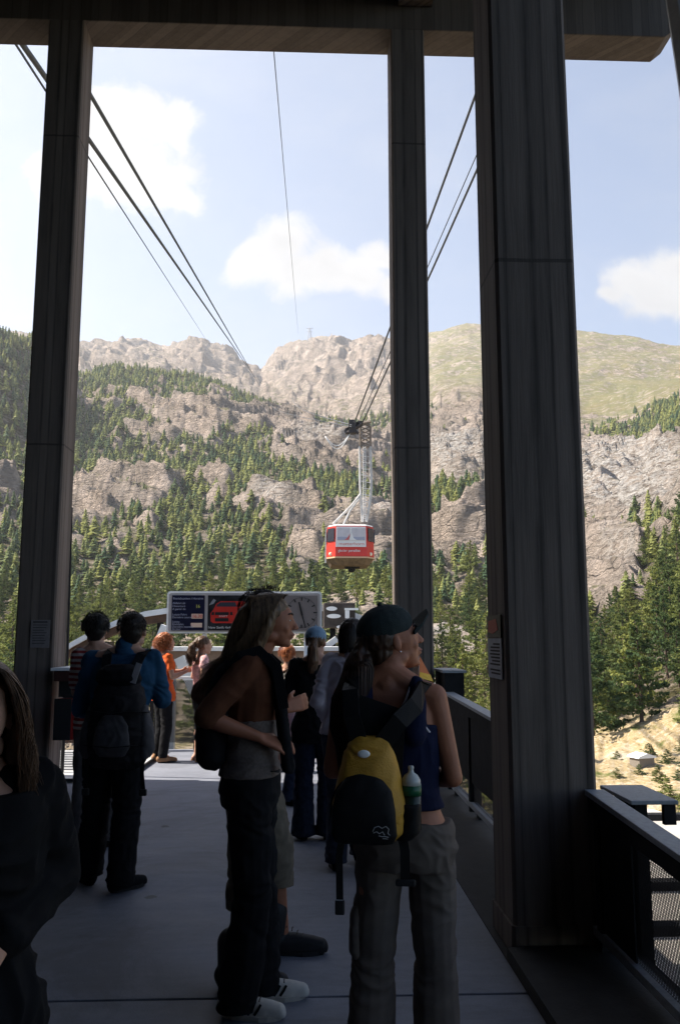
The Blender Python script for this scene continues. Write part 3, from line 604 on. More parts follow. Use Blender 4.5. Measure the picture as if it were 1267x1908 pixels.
def side_rail(y0, y1, z0, z1, label, posts, infill_name='mesh_panel', x=1.455, solid=None, sz=.145):
    r = empty('side_railing', (x, y0, 0), 0, label, 'railing', None)
    L_ = lambda y: z0 + (z1 - z0) * (y - y0) / (y1 - y0)
    g = G()
    for (xa, xb, dz0, dz1) in ((x - .045, x + .055, -.028, 0),):
        g.prism([(y0, L_(y0) + dz0), (y1, L_(y1) + dz0), (y1, L_(y1) + dz1), (y0, L_(y0) + dz1)], lambda u, v, k: ((xa, xb)[k], u, v))
    g.build('top_rail', M_GALV, r, bevel=.004)
    g = G(); g.prism([(y0, L_(y0) - .11), (y1, L_(y1) - .11), (y1, L_(y1) - .03), (y0, L_(y0) - .03)], lambda u, v, k: (x - .03 + .012 * k, u, v)); g.build('fascia', M_DARK, r)
    G().box(x - .03, x + .03, y0, y1, .10, .14).build('bottom_rail', M_GALV, r)
    for y in posts:
        G().box(x - .028, x + .045, y - .03, y + .03, .056, L_(y) - .03).box(x + .045, x + .07, y - .06, y + .06, -.3, .35).build('post', M_DARK, r)
    g = G(); g.prism([(y0, .14), (y1, .14), (y1, L_(y1) - .11), (y0, L_(y0) - .11)], lambda u, v, k: (x + .004 + .003 * k, u, v)); g.build(infill_name, M_MESH, r)
    if solid: G().prism([(solid, sz), (y1 - .02, sz), (y1 - .02, L_(y1) - .109), (solid, L_(solid) - .109)], lambda u, v, k: (x - .012 + .008 * k, u, v)).build('sheet_panel', M_DARK, r)
    return r
side_rail(1.2, 4.39, .635, .79, 'near side railing with flat grey top rail and wire mesh, right of the widest pillar', [1.5, 2.9, 4.3], solid=3.88)
side_rail(4.86, 8.75, .90, 1.0, 'side railing with mesh infill between the widest pillar and the middle pillar', [4.95, 6.3, 7.6, 8.7], solid=4.88, sz=.30)
side_rail(9.55, 12.25, 1.02, 1.04, 'side railing beyond the middle pillar by the platform end', [9.6, 10.9, 12.2])
r = empty('ledge_box', (1.8, 4.5, .8), 0, 'broad grey lidded box standing just outside the near railing', 'box')
G().box(1.56, 1.79, 4.16, 4.60, .755, .775).build('lid', M_GALV, r, bevel=.004)
G().box(1.60, 1.66, 4.22, 4.5, -.35, .754).build('casing', M_DARK, r)
G().box(1.722, 1.78, 4.17, 4.20, .66, .754).build('lip', M_DARK, r)
r = empty('rail_box', (1.45, 9.1, .9), 0, 'dark grey switch box on the railing at the foot of the middle pillar', 'box')
G().box(1.42, 1.62, 8.76, 9.40, .9, 1.19).build('casing', M_DARK, r, bevel=.005); G().box(1.40, 1.64, 8.74, 9.43, 1.19, 1.215).build('lid', M_GALV, r)
# front railing with brown sheet panels
r = empty('front_railing', (-1.5, 12.25, 0), 0, 'front railing with brown sheet panels at the sunlit platform end', 'railing')
G().box(-4.2, 1.5, 12.20, 12.28, .97, 1.0).build('top_rail', M_WHITE, r); 
for k, x in enumerate(np.arange(-4.0, 1.5, .62)):
    if k % 4 != 3: G().box(x + .04, x + .58, 12.235, 12.25, .10, .95).build('sheet_panel', M_BROWN, r)
    else: G().box(x + .02, x + .6, 12.235, 12.239, .10, .95).build('mesh_panel', M_MESH, r)
    G().box(x - .025, x + .025, 12.215, 12.265, 0.001, .969).build('post', M_DARK, r)
# ------------------------------------------------------------------ lower forecourt seen through the mesh
M_FORE = mat('pale_gravel_concrete', (.42, .39, .35), .9, nscale=.8, namt=.25, bump=.3, bscale=9)
tag(G().box(3.5, 26, 13.5, 33, -5.5, -5.3).build('lower_terrace', M_FORE), kind='structure')
r = empty('terrace_frame', (9, 20, -5.3), 0, 'dark steel frame of posts and rails standing on the lower terrace', 'frame')
g = G()
for y in (17.5, 20.5, 24, 28): g.box(5, 17, y, y + .35, -4.3, -4.1)
g.build('cross_bars', M_DARK, r)
for x in (6.2, 9.6, 13.5): G().box(x, x + .3, 17, 29, -4.09, -3.9).build('beam', M_DARK, r); G().box(x, x + .22, 20.6, 20.82, -5.299, -4.31).build('leg', M_DARK, r)
# pale river gravel and shack roof on the valley floor to the right
def patch(name, c, rx, ry, rot, mat_, lift=.35, n=46):
    V = []; 
    gv = ground_at
    for i in range(n):
        a = 6.2832 * i / n; q = 1 + .22 * math.sin(3 * a + 1) + .12 * math.sin(7 * a); u, v = rx * q * math.cos(a), ry * q * math.sin(a)
        x = c[0] + u * math.cos(rot) - v * math.sin(rot); y = c[1] + u * math.sin(rot) + v * math.cos(rot); V.append((x, y))
    return V
E_ = at(1240, 1530, 44)
V = patch('riverbed', (E_[0] + 4, 36), 7.0, 19, .15, None)
g = G(); g.prism(V, lambda u, v, k: (u, v, (-8.6, -7.55)[k])); tag(g.build('riverbed', mat('pale_river_stones', (.52, .49, .46), .9, nscale=1.5, namt=.3, bump=.8, bscale=5)), kind='structure')
gx = ground_at(1172, 62)
r = empty('shack', gx, .3, 'small shack with bright white roof in the dry grass by the riverbed', 'hut')
G().box(-.6, .6, -.5, .5, -.3, .6).build('wall', mat('grey_boards', (.2, .17, .14), .8), r, local=True)
G().prism([(-.75, .58), (.75, .58), (.65, .7), (0, .88), (-.65, .7)], lambda u, v, k: (u, (-.6, .6)[k], v)).build('roof', M_WHITE, r, local=True)
# ------------------------------------------------------------------ ropeway: cables, pylon, cabin
def text(name, body, size, loc, rot, mat_, parent=None, depth=.002, align='LEFT', sx=1.0):
    cu = bpy.data.curves.new(name, 'FONT'); cu.body = body; cu.size = size; cu.extrude = depth; cu.align_x = align
    o = bpy.data.objects.new(name, cu); COL.objects.link(o); bpy.context.view_layer.update()
    dg = bpy.context.evaluated_depsgraph_get(); me = bpy.data.meshes.new_from_object(o.evaluated_get(dg)); bpy.data.objects.remove(o); bpy.data.curves.remove(cu)
    me.transform(Matrix.Scale(sx, 4, (1, 0, 0)))
    M = Matrix.Translation(Vector(loc)) @ rot; me.transform(M)
    o = bpy.data.objects.new(name, me); COL.objects.link(o); me.materials.clear(); me.materials.append(mat_)
    if parent is not None: o.parent = parent; me.transform(Matrix.Translation(-root_loc(parent)))
    return o
ROTF = Matrix.Rotation(math.pi / 2, 4, 'X')      # upright, readable from the viewer's side (-Y)
def cable(pa, Ya, pb, Yb, r0, label, group, sag=0.0, ext=None, r1=None):
    A = Vector(at(*pa, Ya)); B = Vector(at(*pb, Yb)); 
    if ext: A = A + (A - B) * ext
    n = 40; pts = []; rs = []
    for i in range(n + 1):
        s = (i / n) ** 2; p = A.lerp(B, s); p.z -= sag * 4 * s * (1 - s); pts.append(p); rs.append(r0 + ((r1 or r0) - r0) * s)
    return tag(G().tube(pts, rs, 8).build('steel_cable', M_CABLE, smooth=True), label, 'cable', group)
GL = 'ropeway cables climbing to the left notch'; GR = 'ropeway cables running down to the cabin'
cable((170, 178), 32, (486, 722), 1500, .030, 'uppermost thick track cable on the left, emerging right of the left pillar', GL, 0, .5, .20)
cable((165, 258), 31, (480, 710), 1500, .030, 'second thick track cable on the left, crossing behind the left pillar', GL, 0, .5, .20)
cable((165, 292), 45, (392, 645), 1600, .020, 'thin faint haul cable left of the two thick left cables', GL, 0, .3, .14)
cable((514, 112), 45, (556, 622), 1900, .012, 'single hair-thin cable hanging nearly upright in mid sky', None, 2, .12, .16)
Yc = 62.0
cable((887, 166), 24, (661, 786), Yc, .040, 'thick left track cable running down behind the middle pillar to the cabin hanger', GR, .15, .35, .055)
cable((891, 304), 27, (676, 786), Yc + 1.5, .040, 'thick right track cable running down behind the middle pillar to the cabin hanger', GR, .15, .35, .055)
cable((889, 280), 29, (668, 786), Yc, .018, 'thin haul cable between the two thick right cables', GR, .15, .35, .03)
cable((655, 792), Yc, (545, 742), 900, .045, 'cable continuing uphill behind the cabin hanger, upper of two', 'cables beyond the cabin', 3, 0, .22)
cable((655, 795), Yc, (500, 745), 1100, .035, 'cable continuing uphill behind the cabin hanger, lower of two', 'cables beyond the cabin', 4, 0, .22)
r = empty('ropeway_pylon', at(577, 628, 2290), 0, 'tiny steel lattice pylon on the far summit against the sky', 'pylon')
b_ = Vector(at(577, 632, 2290)); g = G()
for sx in (-1, 1):
    for sy in (-1, 1): g.tube([b_ + Vector((sx * 6, sy * 6, -8)), b_ + Vector((sx * 1.5, sy * 1.5, 32))], .8, 4)
for k in range(7): z = -4 + k * 6; q = 6 - k * .7; g.tube([b_ + Vector((-q, 0, z)), b_ + Vector((q - .4, 0, z + 6))], .45, 4)
g.build('lattice_mast', M_GREY, r); G().tube([b_ + Vector((-10, 0, 32)), b_ + Vector((10, 0, 32))], .9, 4).tube([b_ + Vector((-8, 0, 22)), b_ + Vector((8, 0, 22))], .8, 4).build('cross_arm', M_GREY, r)

M_RED = mat('red_cabin_paint', (.62, .035, .02), .35, nscale=2, namt=.12); M_GLASSD = mat('dark_window', (.03, .032, .045), .08, spec=.6)
M_PALEWIN = mat('foil_window', (.52, .48, .50), .3, nscale=2, namt=.12); M_WPAINT = mat('white_paint', (.72, .70, .68), .5); M_UNDER = mat('rusty_underside', (.16, .11, .065), .8, nscale=3, namt=.45)
def cp(px, py, dy=0.0): return Vector(at(px, py, Yc + dy))
c0 = cp(654.5, 1043); sc_ = (cp(699, 1000) - cp(610, 1000)).length / 89     # metres per photo pixel at the cabin
r = empty('cable_car_cabin', c0, 0, 'red and white cable car cabin hanging from a tall white frame before the slope', 'cable car')
def bx(x0, x1, y0, y1, z0, z1): return G().box(c0.x + x0 * sc_, c0.x + x1 * sc_, c0.y + y0, c0.y + y1, c0.z + z0 * sc_, c0.z + z1 * sc_)
def pr(poly, y0, y1): return G().prism(poly, lambda u, v, k: (c0.x + u * sc_, c0.y + (y0, y1)[k], c0.z + v * sc_))
DPT = 5.2
body = pr([(-26, 0), (26, 0), (26, 66), (-26, 66)], 0, DPT)           # middle bay stands forward, side bays are raked back
V = []
oct_ = [(-45, .85), (-30, 0), (30, 0), (44.5, .85), (44.5, DPT - .85), (30, DPT), (-30, DPT), (-45, DPT - .85)]
def ocprism(z0, z1, s0=1, s1=1):
    g = G(); n = 8; V = [(c0.x + x * s0 * sc_, c0.y + y + (1 - s0) * (2.6 - y), c0.z + z0 * sc_) for x, y in oct_] + [(c0.x + x * s1 * sc_, c0.y + y + (1 - s1) * (2.6 - y), c0.z + z1 * sc_) for x, y in oct_]
    return g.add(V, [tuple(range(8))[::-1], tuple(range(8, 16))] + [(i, (i + 1) % 8, 8 + (i + 1) % 8, 8 + i) for i in range(8)])
ocprism(6, 64, 1, .965).build('body', M_RED, r, bevel=.05)
ocprism(64.2, 67, .965, .90).build('roof', M_WPAINT, r, bevel=.03)
ocprism(3.5, 6, 1.012, 1.012).build('bumper', mat('cream_band', (.62, .42, .26), .5), r)
ocprism(-8, 3.4, .80, .97).build('underside', M_UNDER, r)
pr([(-29, 24), (27.5, 24), (27, 62), (-28, 62)], -.05, .02).build('front_panel', M_WPAINT, r)
for a_, b_ in ((-27, -2.5), (1, 26)): 
    w = pr([(a_, 36), (b_, 36), (b_, 59.5), (a_, 59.5)], -.075, -.045).build('window', M_PALEWIN, r, bevel=.02)
    pr([(a_ + 1, 36.6), (b_ - 1, 36.6), (b_ - 1, 42.5), (a_ + 1, 42.5)], -.092, -.077).build('lower_pane', mat('grey_pane', (.34, .34, .42), .2), w)
def side_win(xa, xb, y0, y1):
    g = G(); 
    g.add([(c0.x + x * sc_, c0.y + y - .03 + (z - 35) * .0015, c0.z + z * sc_) for x, y, z in ((xa, y0, 35), (xb, y1, 35), (xb * .985, y1, 60), (xa * .985, y0, 60))] + [(c0.x + x * sc_, c0.y + y + .08 + (z - 35) * .0015, c0.z + z * sc_) for x, y, z in ((xa, y0, 35), (xb, y1, 35), (xb * .985, y1, 60), (xa * .985, y0, 60))], [(0, 1, 2, 3), (7, 6, 5, 4), (0, 4, 5, 1), (3, 2, 6, 7), (0, 3, 7, 4), (1, 5, 6, 2)]); return g
side_win(-44, -32, .78, .10).build('window', M_GLASSD, r); side_win(32, 43.5, .10, .78).build('window', M_GLASSD, r)
g = G()
for z0_, z1_ in ((35, 60),):
    for sx in (-1, 1):
        g.box(c0.x + sx * 45.6 * sc_ - .03, c0.x + sx * 45.6 * sc_ + .03, c0.y + 1.2, c0.y + 4.0, c0.z + z0_ * sc_, c0.z + z1_ * sc_)
g.build('side_glazing', M_GLASSD, r)
pr([(-48.5, -4), (-45.6, -4), (-45.8, 60), (-47, 60)], .9, 1.1).build('sunlit_edge_strip', M_WPAINT, r)  # sunlit left edge of the cabin, its brightness painted as a white strip
for x in (-38, 36.5):
    h_ = G().ball((c0.x + x * sc_, c0.y + .40, c0.z + 11.5 * sc_), (.14, .07, .14)).build('headlight', mat('lamp_glass', (.85, .8, .6), .1), r, smooth=True)
text('lettering', 'matterhorn', 8.3 * sc_, (c0.x - 23 * sc_, c0.y - .056, c0.z + 27 * sc_), ROTF, mat('red_lettering', (.55, .12, .09), .5), r, .003, sx=1.22)
text('lettering', 'glacier paradise', 6.6 * sc_, (c0.x - 24.5 * sc_, c0.y - .01, c0.z + 15 * sc_), ROTF, M_WPAINT, r, .012, sx=1.0)
# a mark on the glazing: white peak with red swoosh
pr([(-5, 36.5), (10, 36.5), (4.5, 40), (1, 50), (-1, 46)], -.10, -.094).build('peak_mark', M_WPAINT, r)
pr([(-13, 36.8), (-4, 37), (-2.2, 49), (-5, 44), (-8, 40)], -.10, -.094).build('red_mark', mat('red_mark', (.6, .12, .1), .5), r)
# hanger: two long white posts, ladder, spreaders and the dark running gear
def W(px, py, dy=0.0): return cp(px, py, dy)
g = G().tube([W(675, 972, 2.6), W(673, 935, 2.6), W(671, 905, 2.6), W(670, 832, 2.6)], .095, 8)
g.tube([W(683, 972, 2.6), W(690, 932, 2.6), W(692, 905, 2.6), W(690, 832, 2.6)], .11, 8)
g.tube([W(672, 920, 2.6), W(655, 942, 2.6), W(620, 977, 2.6)], .09, 8).tube([W(672, 926, 2.6), W(652, 952, 2.2), W(640, 977, 1.2)], .07, 6)
for py in range(836, 960, 12): g.tube([W(671, py, 2.6), W(691 - (py > 920) * 3, py + 4, 2.6)], .035, 5)
g.build('hanger', mat('hanger_grey_white', (.50, .48, .46), .6, nscale=2, namt=.25), r)
g = G().tube([W(677, 972, 2.3), W(677, 832, 2.3)], .03, 5).tube([W(681, 972, 2.3), W(681, 832, 2.3)], .03, 5)
for py in range(834, 970, 4): g.tube([W(677, py, 2.3), W(681, py, 2.3)], .02, 4)
g.build('ladder', M_WPAINT, r)
g = G()
P4 = [W(671, 832, 2.6), W(690, 832, 2.6), W(690, 796, 2.6), W(684, 788, 2.6), W(671, 790, 2.6)]
for a_, b_ in zip(P4, P4[1:] + P4[:1]): g.tube([a_, b_], .10, 6)
for k in range(6): y = 830 - k * 7; g.tube([W(671, y, 2.6), W(690, y - 7, 2.6)], .045, 5); g.tube([W(690, y, 2.6), W(671, y - 7, 2.6)], .045, 5)
g.tube([W(668, 790, 2.6), W(691, 786, 2.6)], .12, 6)
g.build('hanger_head', mat('brown_steel', (.22, .17, .13), .6, nscale=4, namt=.3), r)
g = G()
for k in range(5):
    c_ = W(648 + k * 5.5, 803 - k * 3.2, 1.5); g.tube([c_ + Vector((0, -.12, 0)), c_ + Vector((0, .12, 0))], .26, 12)
g.tube([W(644, 808, 1.4), W(674, 790, 1.4)], .13, 6).tube([W(652, 795, 1.4), W(668, 808, 1.4)], .12, 6).box(*[v for p in zip(W(650, 806, 1.2), W(662, 786, 1.9)) for v in sorted(p)])
g.build('carriage', mat('greasy_steel', (.05, .04, .038), .6), r)
g = G()
for dyy in (0, 1): g.tube([W(652 - t_ * 46, 808 + 26 * math.sin(t_ * math.pi) - 6 * dyy * math.sin(t_ * math.pi) + (t_ * 5), 1.5 + dyy * .6) for t_ in np.linspace(0, 1, 12)], .035, 5)
g.build('slack_rope', M_WHITE, r, smooth=True)
# gear slung under the floor
g = G(); 
for (x, z, s) in ((650, 1054, .28), (660, 1053, .30), (655, 1062, .2), (666, 1056, .14)): q = cp(x, z, 2.4); g.ball(q, (s * 1.5, s, s), 9, 6)
g.tube([cp(642, 1052, 2.4), cp(669, 1051, 2.4)], .07, 5); g.build('slung_gear', M_DARK, r)

# ------------------------------------------------------------------ info board with screens and clock
YB = 15.0
p0 = Vector(at(310, 1180, YB)); p1 = Vector(at(600, 1102, YB)); z0, z1, x0, x1 = p0.z, p1.z, p0.x, p1.x; Wd = x1 - x0; Hd = z1 - z0
def bpt(u, v, dy=0): return (x0 + Wd * u, YB + dy, z0 + Hd * v)       # u, v run 0..1 across the board
r = empty('info_board', (x0 + Wd * .245, YB, -3), 0, 'wide white-framed information board with timetable screen, red car advert and clock', 'information board')
def rr(u0, u1, v0, v1, rad, n=5):
    X0, X1, Z0, Z1 = x0 + Wd * u0, x0 + Wd * u1, z0 + Hd * v0, z0 + Hd * v1; out = []
    for cx, cz, a0 in ((X1 - rad, Z1 - rad, 0), (X0 + rad, Z1 - rad, 90), (X0 + rad, Z0 + rad, 180), (X1 - rad, Z0 + rad, 270)):
        for k in range(n): a = R(a0 + 90 * k / (n - 1)); out.append((cx + rad * math.cos(a), cz + rad * math.sin(a)))
    return out
M_FRAME = mat('brushed_frame', (.42, .38, .37), .45, nscale=6, namt=.1)
fn = lambda ya, yb: (lambda u, v, k: (u, (YB + ya, YB + yb)[k], v))
G().prism(rr(0, 1, 0, 1, .06), fn(0, .22)).build('housing', M_WHITE, r)
G().prism(rr(.012, .988, .035, .955, .045), fn(-.012, .001)).build('frame', M_FRAME, r)
pnl = G().prism(rr(.032, .243, .065, .90, .01), fn(-.022, -.011)).build('timetable_screen', mat('navy_screen', (.006, .008, .03), .3), r)
adv = G().prism(rr(.264, .66, .065, .90, .01), fn(-.022, -.011)).build('advert_panel', mat('dark_photo', (.012, .014, .018), .35, nscale=7, namt=.8), r)
clk = G().prism(rr(.675, .972, .065, .90, .01), fn(-.022, -.011)).build('clock_face', mat('grey_clock_face', (.20, .17, .165), .5), r)
M_TXT = mat('grey_letters', (.36, .36, .45), .6); M_LB = mat('lit_number_field', (.72, .50, .38), .6); M_RT = mat('red_digits', (.6, .06, .03), .6); M_YT = mat('yellow_digits', (.5, .5, .12), .6); M_LT2 = mat('white_letters', (.62, .60, .60), .6)
def T(body, u, v, size, m_, par, sx=1.0): text('lettering', body, size * Hd, bpt(u, v, -.026), ROTF, m_, par, .002, sx=sx)
T('Betriebszeiten / Horaires', .040, .80, .072, M_TXT, pnl, .98); T('Abfahrt ab', .038, .69, .07, M_TXT, pnl); T('Ouverture', .038, .62, .07, M_TXT, pnl); T('A partir de', .038, .55, .07, M_TXT, pnl)
T('16', .185, .60, .11, M_YT, pnl); T('Letzte Fahrt', .038, .42, .07, M_TXT, pnl); T('Dernière course', .038, .355, .07, M_TXT, pnl)
G().prism(rr(.160, .232, .345, .46, .008), fn(-.026, -.021)).build('number_field', M_LB, pnl); text('lettering', '16.30', .115 * Hd, bpt(.165, .365, -.029), ROTF, M_RT, pnl, .002, sx=.95)
T('Letzte', .038, .25, .07, M_TXT, pnl); T('Rückfahrt', .038, .19, .07, M_TXT, pnl); T('Dernière montée', .038, .13, .07, M_TXT, pnl); T('du jour', .038, .078, .07, M_TXT, pnl)
G().prism(rr(.158, .230, .14, .245, .008), fn(-.026, -.021)).build('number_field', M_LB, pnl)
# the red car of the advert, a flat picture
def flat(poly, m_, name, par, off):
    g = G(); g.prism([(x0 + Wd * u, z0 + Hd * v) for u, v in poly], fn(-off - .003, -off)); return g.build(name, m_, par)
M_CR = mat('advert_red', (.50, .02, .012), .5); M_CB = mat('advert_black', (.008, .008, .01), .5)
car = flat([(.285, .28), (.282, .47), (.300, .56), (.318, .70), (.345, .76), (.50, .76), (.56, .66), (.60, .56), (.61, .30), (.56, .24), (.30, .24)], M_CR, 'car_picture', adv, .022)
flat([(.322, .68), (.345, .735), (.44, .735), (.45, .63), (.318, .63)], mat('advert_glass', (.03, .03, .045), .5), 'windscreen_picture', car, .026)
flat([(.312, .43), (.40, .43), (.40, .50), (.312, .50)], M_CB, 'grille_picture', car, .026); flat([(.312, .28), (.398, .28), (.398, .36), (.312, .36)], M_CB, 'grille_picture', car, .026)
flat([(.287, .43), (.306, .43), (.304, .51), (.290, .50)], M_CB, 'headlight_picture', car, .026); flat([(.406, .43), (.425, .43), (.423, .50), (.409, .51)], M_CB, 'headlight_picture', car, .026)
flat([(.27, .66), (.30, .82), (.315, .78), (.30, .70)], mat('advert_snow', (.25, .25, .27), .6), 'snow_picture', adv, .022)
text('lettering', 'SWIFT', .055 * Hd, bpt(.337, .385, -.032), ROTF, M_LT2, car, .001, sx=1.3)
T('New Swift 4x4 at Fr. 21 990.-', .268, .11, .085, M_LT2, adv, 1.05)
cx, cz = x0 + Wd * .868, z0 + Hd * .49; g = G()
for k in range(60):
    a = R(k * 6); big_ = k % 5 == 0; ra, rb = (.285 if big_ else .345), .37; w_ = .010 if big_ else .004; s_, c_ = math.sin(a), math.cos(a)
    V = [(cx + s_ * ra * Hd * 1.0 - c_ * w_, cz + c_ * ra * Hd + s_ * w_), (cx + s_ * ra * Hd + c_ * w_, cz + c_ * ra * Hd - s_ * w_), (cx + s_ * rb * Hd + c_ * w_, cz + c_ * rb * Hd - s_ * w_), (cx + s_ * rb * Hd - c_ * w_, cz + c_ * rb * Hd + s_ * w_)]
    g.prism(V, fn(-.027, -.0225))
g.build('dial_marks', M_BLACK, clk)
def hand_(a, l0, l1, w_, off):
    s_, c_ = math.sin(R(a)), math.cos(R(a)); return G().prism([(cx + s_ * l0 - c_ * w_, cz + c_ * l0 + s_ * w_), (cx + s_ * l0 + c_ * w_, cz + c_ * l0 - s_ * w_), (cx + s_ * l1 + c_ * w_ * .7, cz + c_ * l1 - s_ * w_ * .7), (cx + s_ * l1 - c_ * w_ * .7, cz + c_ * l1 + s_ * w_ * .7)], fn(-off - .004, -off))
hand_(165, -.10 * Hd, .37 * Hd, .012, .030).build('minute_hand', M_BLACK, clk); hand_(346, -.06 * Hd, .26 * Hd, .017, .036).build('hour_hand', M_BLACK, clk)
for u in (.243, .90): q = bpt(u, 0, .08); G().tube([(q[0], q[1], -4), (q[0], q[1], q[2] + .02)], .045, 10).build('post', M_WHITE, r, smooth=True)

# ------------------------------------------------------------------ docking structure beyond the platform
r = empty('docking_arch', (-1.2, 18.5, -4), 0, 'white curved arch of the cable car dock rising behind the board', 'arch')
YA = 18.5
arch = [(100, 1218), (135, 1195), (170, 1176), (220, 1154), (270, 1139), (330, 1130), (400, 1124), (470, 1121), (540, 1123), (600, 1128), (650, 1137), (700, 1157), (740, 1182), (770, 1212)]
up = [Vector(at(x, y, YA)) for x, y in arch]
def band(th_, ya, yb, drop=0):
    pl = [(p.x, p.z - drop) for p in up] + [(p.x, p.z - drop - th_ * (1.7 if i in (0, 1, 2, 11, 12, 13) else 1)) for i, p in list(enumerate(up))[::-1]]
    g = G(); n = len(up)
    V = [(p.x, ya, p.z - drop) for p in up] + [(p.x, ya, p.z - drop - th_) for p in up] + [(p.x, yb, p.z - drop) for p in up] + [(p.x, yb, p.z - drop - th_) for p in up]
    F_ = []
    for i in range(n - 1): F_ += [(i, i + 1, n + i + 1, n + i), (2 * n + i, 3 * n + i, 3 * n + i + 1, 2 * n + i + 1), (i, 2 * n + i, 2 * n + i + 1, i + 1), (n + i, n + i + 1, 3 * n + i + 1, 3 * n + i)]
    F_ += [(0, n, 3 * n, 2 * n), (n - 1, 3 * n - 1, 4 * n - 1, 2 * n - 1)]
    return g.add(V, F_)
band(.12, YA, YA + 1.6).build('arch_cover', M_WHITE, r)
band(.16, YA + .1, YA + .4, .12).build('arch_girder', M_BROWN, r)
for x, y in ((165, 1190), (255, 1160), (300, 1155), (620, 1150), (700, 1175)): q = at(x, y, YA + .3); G().box(q[0] - .06, q[0] + .06, YA + .2, YA + .35, -8, q[2]).build('column', M_DARK, r)
def unit(pts, label, wins):
    a_, b_ = at(pts[0], pts[3], YA - .6), at(pts[2], pts[1], YA - .6); r = empty('machine_housing', ((a_[0] + b_[0]) / 2, YA - .6, a_[2]), 0, label, 'machine')
    G().box(a_[0], b_[0], YA - .6, YA + .6, a_[2], b_[2]).build('casing', mat('soot_brown', (.05, .04, .036), .8, nscale=6, namt=.5), r, bevel=.02)
    for wi, (x0_, y0_, x1_, y1_) in enumerate(wins):
        c_, d_ = at(x0_, y1_, YA - .62), at(x1_, y0_, YA - .62); (G().prism([((c_[0] + d_[0]) / 2 + (d_[0] - c_[0]) / 2 * math.cos(a), (c_[2] + d_[2]) / 2 + (d_[2] - c_[2]) / 2 * math.sin(a)) for a in np.linspace(0, 6, 20)], lambda u, v, k: (u, (YA - .64, YA - .60)[k], v)) if wi < 3 else G().box(c_[0], d_[0], YA - .64, YA - .60, c_[2], d_[2])).build('white_fitting', M_WHITE, r)
    return r
unit((603, 1123, 662, 1170), 'dark brown drive housing with white fittings right of the clock board', [(608, 1130, 628, 1138), (609, 1144, 635, 1152), (627, 1165, 642, 1171), (642, 1133, 668, 1136.8), (643, 1137.2, 651, 1152)])
unit((150, 1160, 176, 1173), 'small grey brown drive housing above the left end of the white arch', [])
unit((178, 1196, 190, 1206), 'small dark block with a white end under the left of the arch', [(163, 1203, 177, 1210)])
r = empty('dock_girder', (-1, 16.2, -4), 0, 'long white dock girder with brown web running below the information board', 'girder')
qa, qb = at(300, 1213, 16.2), at(790, 1206, 16.2)
G().box(qa[0], qb[0], 16.2, 16.9, qa[2], qa[2] + .075).build('top_flange', M_WHITE, r); G().box(qa[0], qb[0], 16.3, 16.36, qa[2] - .24, qa[2] - .001).build('web', mat('brown_web', (.22, .15, .11), .7, nscale=3, namt=.3), r)
for px in (320, 560, 780): q = at(px, 1214, 16.5); G().box(q[0] - .1, q[0] + .1, 16.4, 16.6, -8.5, q[2] - .24).build('column', M_GREY, r)
def brace(a_, b_, Y, w_, label):
    A = Vector(at(*a_, Y)); B = Vector(at(*b_, Y)); d = (B - A).normalized(); n_ = Vector((-d.z, 0, d.x)) * w_
    g = G(); V = [A + n_, B + n_, B - n_, A - n_]; g.prism([(v.x, v.z) for v in V], lambda u, v, k: (u, (Y, Y + .25)[k], v)); tag(g.build('slanted_brace', M_WHITE), label, 'brace', 'white slanted braces of the dock')
brace((333, 1225), (362, 1290), 15.6, .085, 'white slanted brace between the red-haired woman and the ponytailed woman'); brace((285, 1215), (306, 1165), 17.6, .06, 'white slanted brace right of the blue-shirted man\'s head'); brace((598, 1212), (628, 1190), 17.6, .06, 'short white slanted brace right of the blue sun hat')

# ------------------------------------------------------------------ things on the left pillar and floor
r = empty('paper_notice', at(75, 1180, 9.09), 0, 'pale paper notice taped to the front of the left pillar', 'notice')
a_, b_ = at(57, 1207, 9.09), at(95, 1155, 9.09)
G().box(a_[0], b_[0], 9.083, 9.0875, a_[2], b_[2]).build('sheet', mat('dim_paper', (.20, .18, .18), .8, nscale=20, namt=.15), r)
g = G()
for k in range(9): z = b_[2] - .03 - k * .027; g.box(a_[0] + .02, b_[0] - .02 - .05 * random.random(), 9.081, 9.0825, z, z + .007 + .008 * (k == 0))
g.build('printed_lines', mat('ink', (.05, .045, .05), .8), r)
r = empty('pillar_poster', at(925, 1200, 4.6), 0, 'narrow poster with red picture and white text sheet on the side of the widest pillar', 'poster')
xs = 1.030
def side_pt(px, py, X=xs): rr_ = ray(px, py); t_ = X / rr_[0]; return (rr_[1] * t_, EYE + rr_[2] * t_)
ya, yb = 4.80, 4.47; zt_, zm, zl = 1.66, 1.38, 1.02
def sp(y0, y1, z0, z1, th_, nm, m_, par=r): return G().box(xs - th_, xs, min(y0, y1), max(y0, y1), z0, z1).build(nm, m_, par)
zt_ = side_pt(925, 1146)[1]; zm = side_pt(925, 1188)[1]; zl = side_pt(925, 1264)[1]
sp(ya, yb, zm, zt_, .006, 'picture', M_CB); sp(ya, yb, zl, zm - .004, .005, 'text_sheet', mat('blue_white_paper', (.50, .52, .58), .7, nscale=30, namt=.12))
g = G(); g.prism([(ya - .03, zm + .03), (ya - .04, zt_ - .03), (yb + .1, zt_ - .02), (yb + .06, zt_ - .08), (ya - .14, zm + .02)], lambda u, v, k: (xs - .0085 + .002 * k, u, v)); g.build('red_figure', mat('poster_red', (.45, .02, .012), .5), r)
g = G(); zz = zm - .03
while zz > zl + .03:
    L__ = random.uniform(.14, .26); g.box(xs - .0075, xs - .0055, yb + .035, yb + .035 + L__, zz - .009, zz); zz -= random.choice((.018, .018, .03))
g.build('printed_lines', mat('ink', (.05, .045, .05), .8), r)
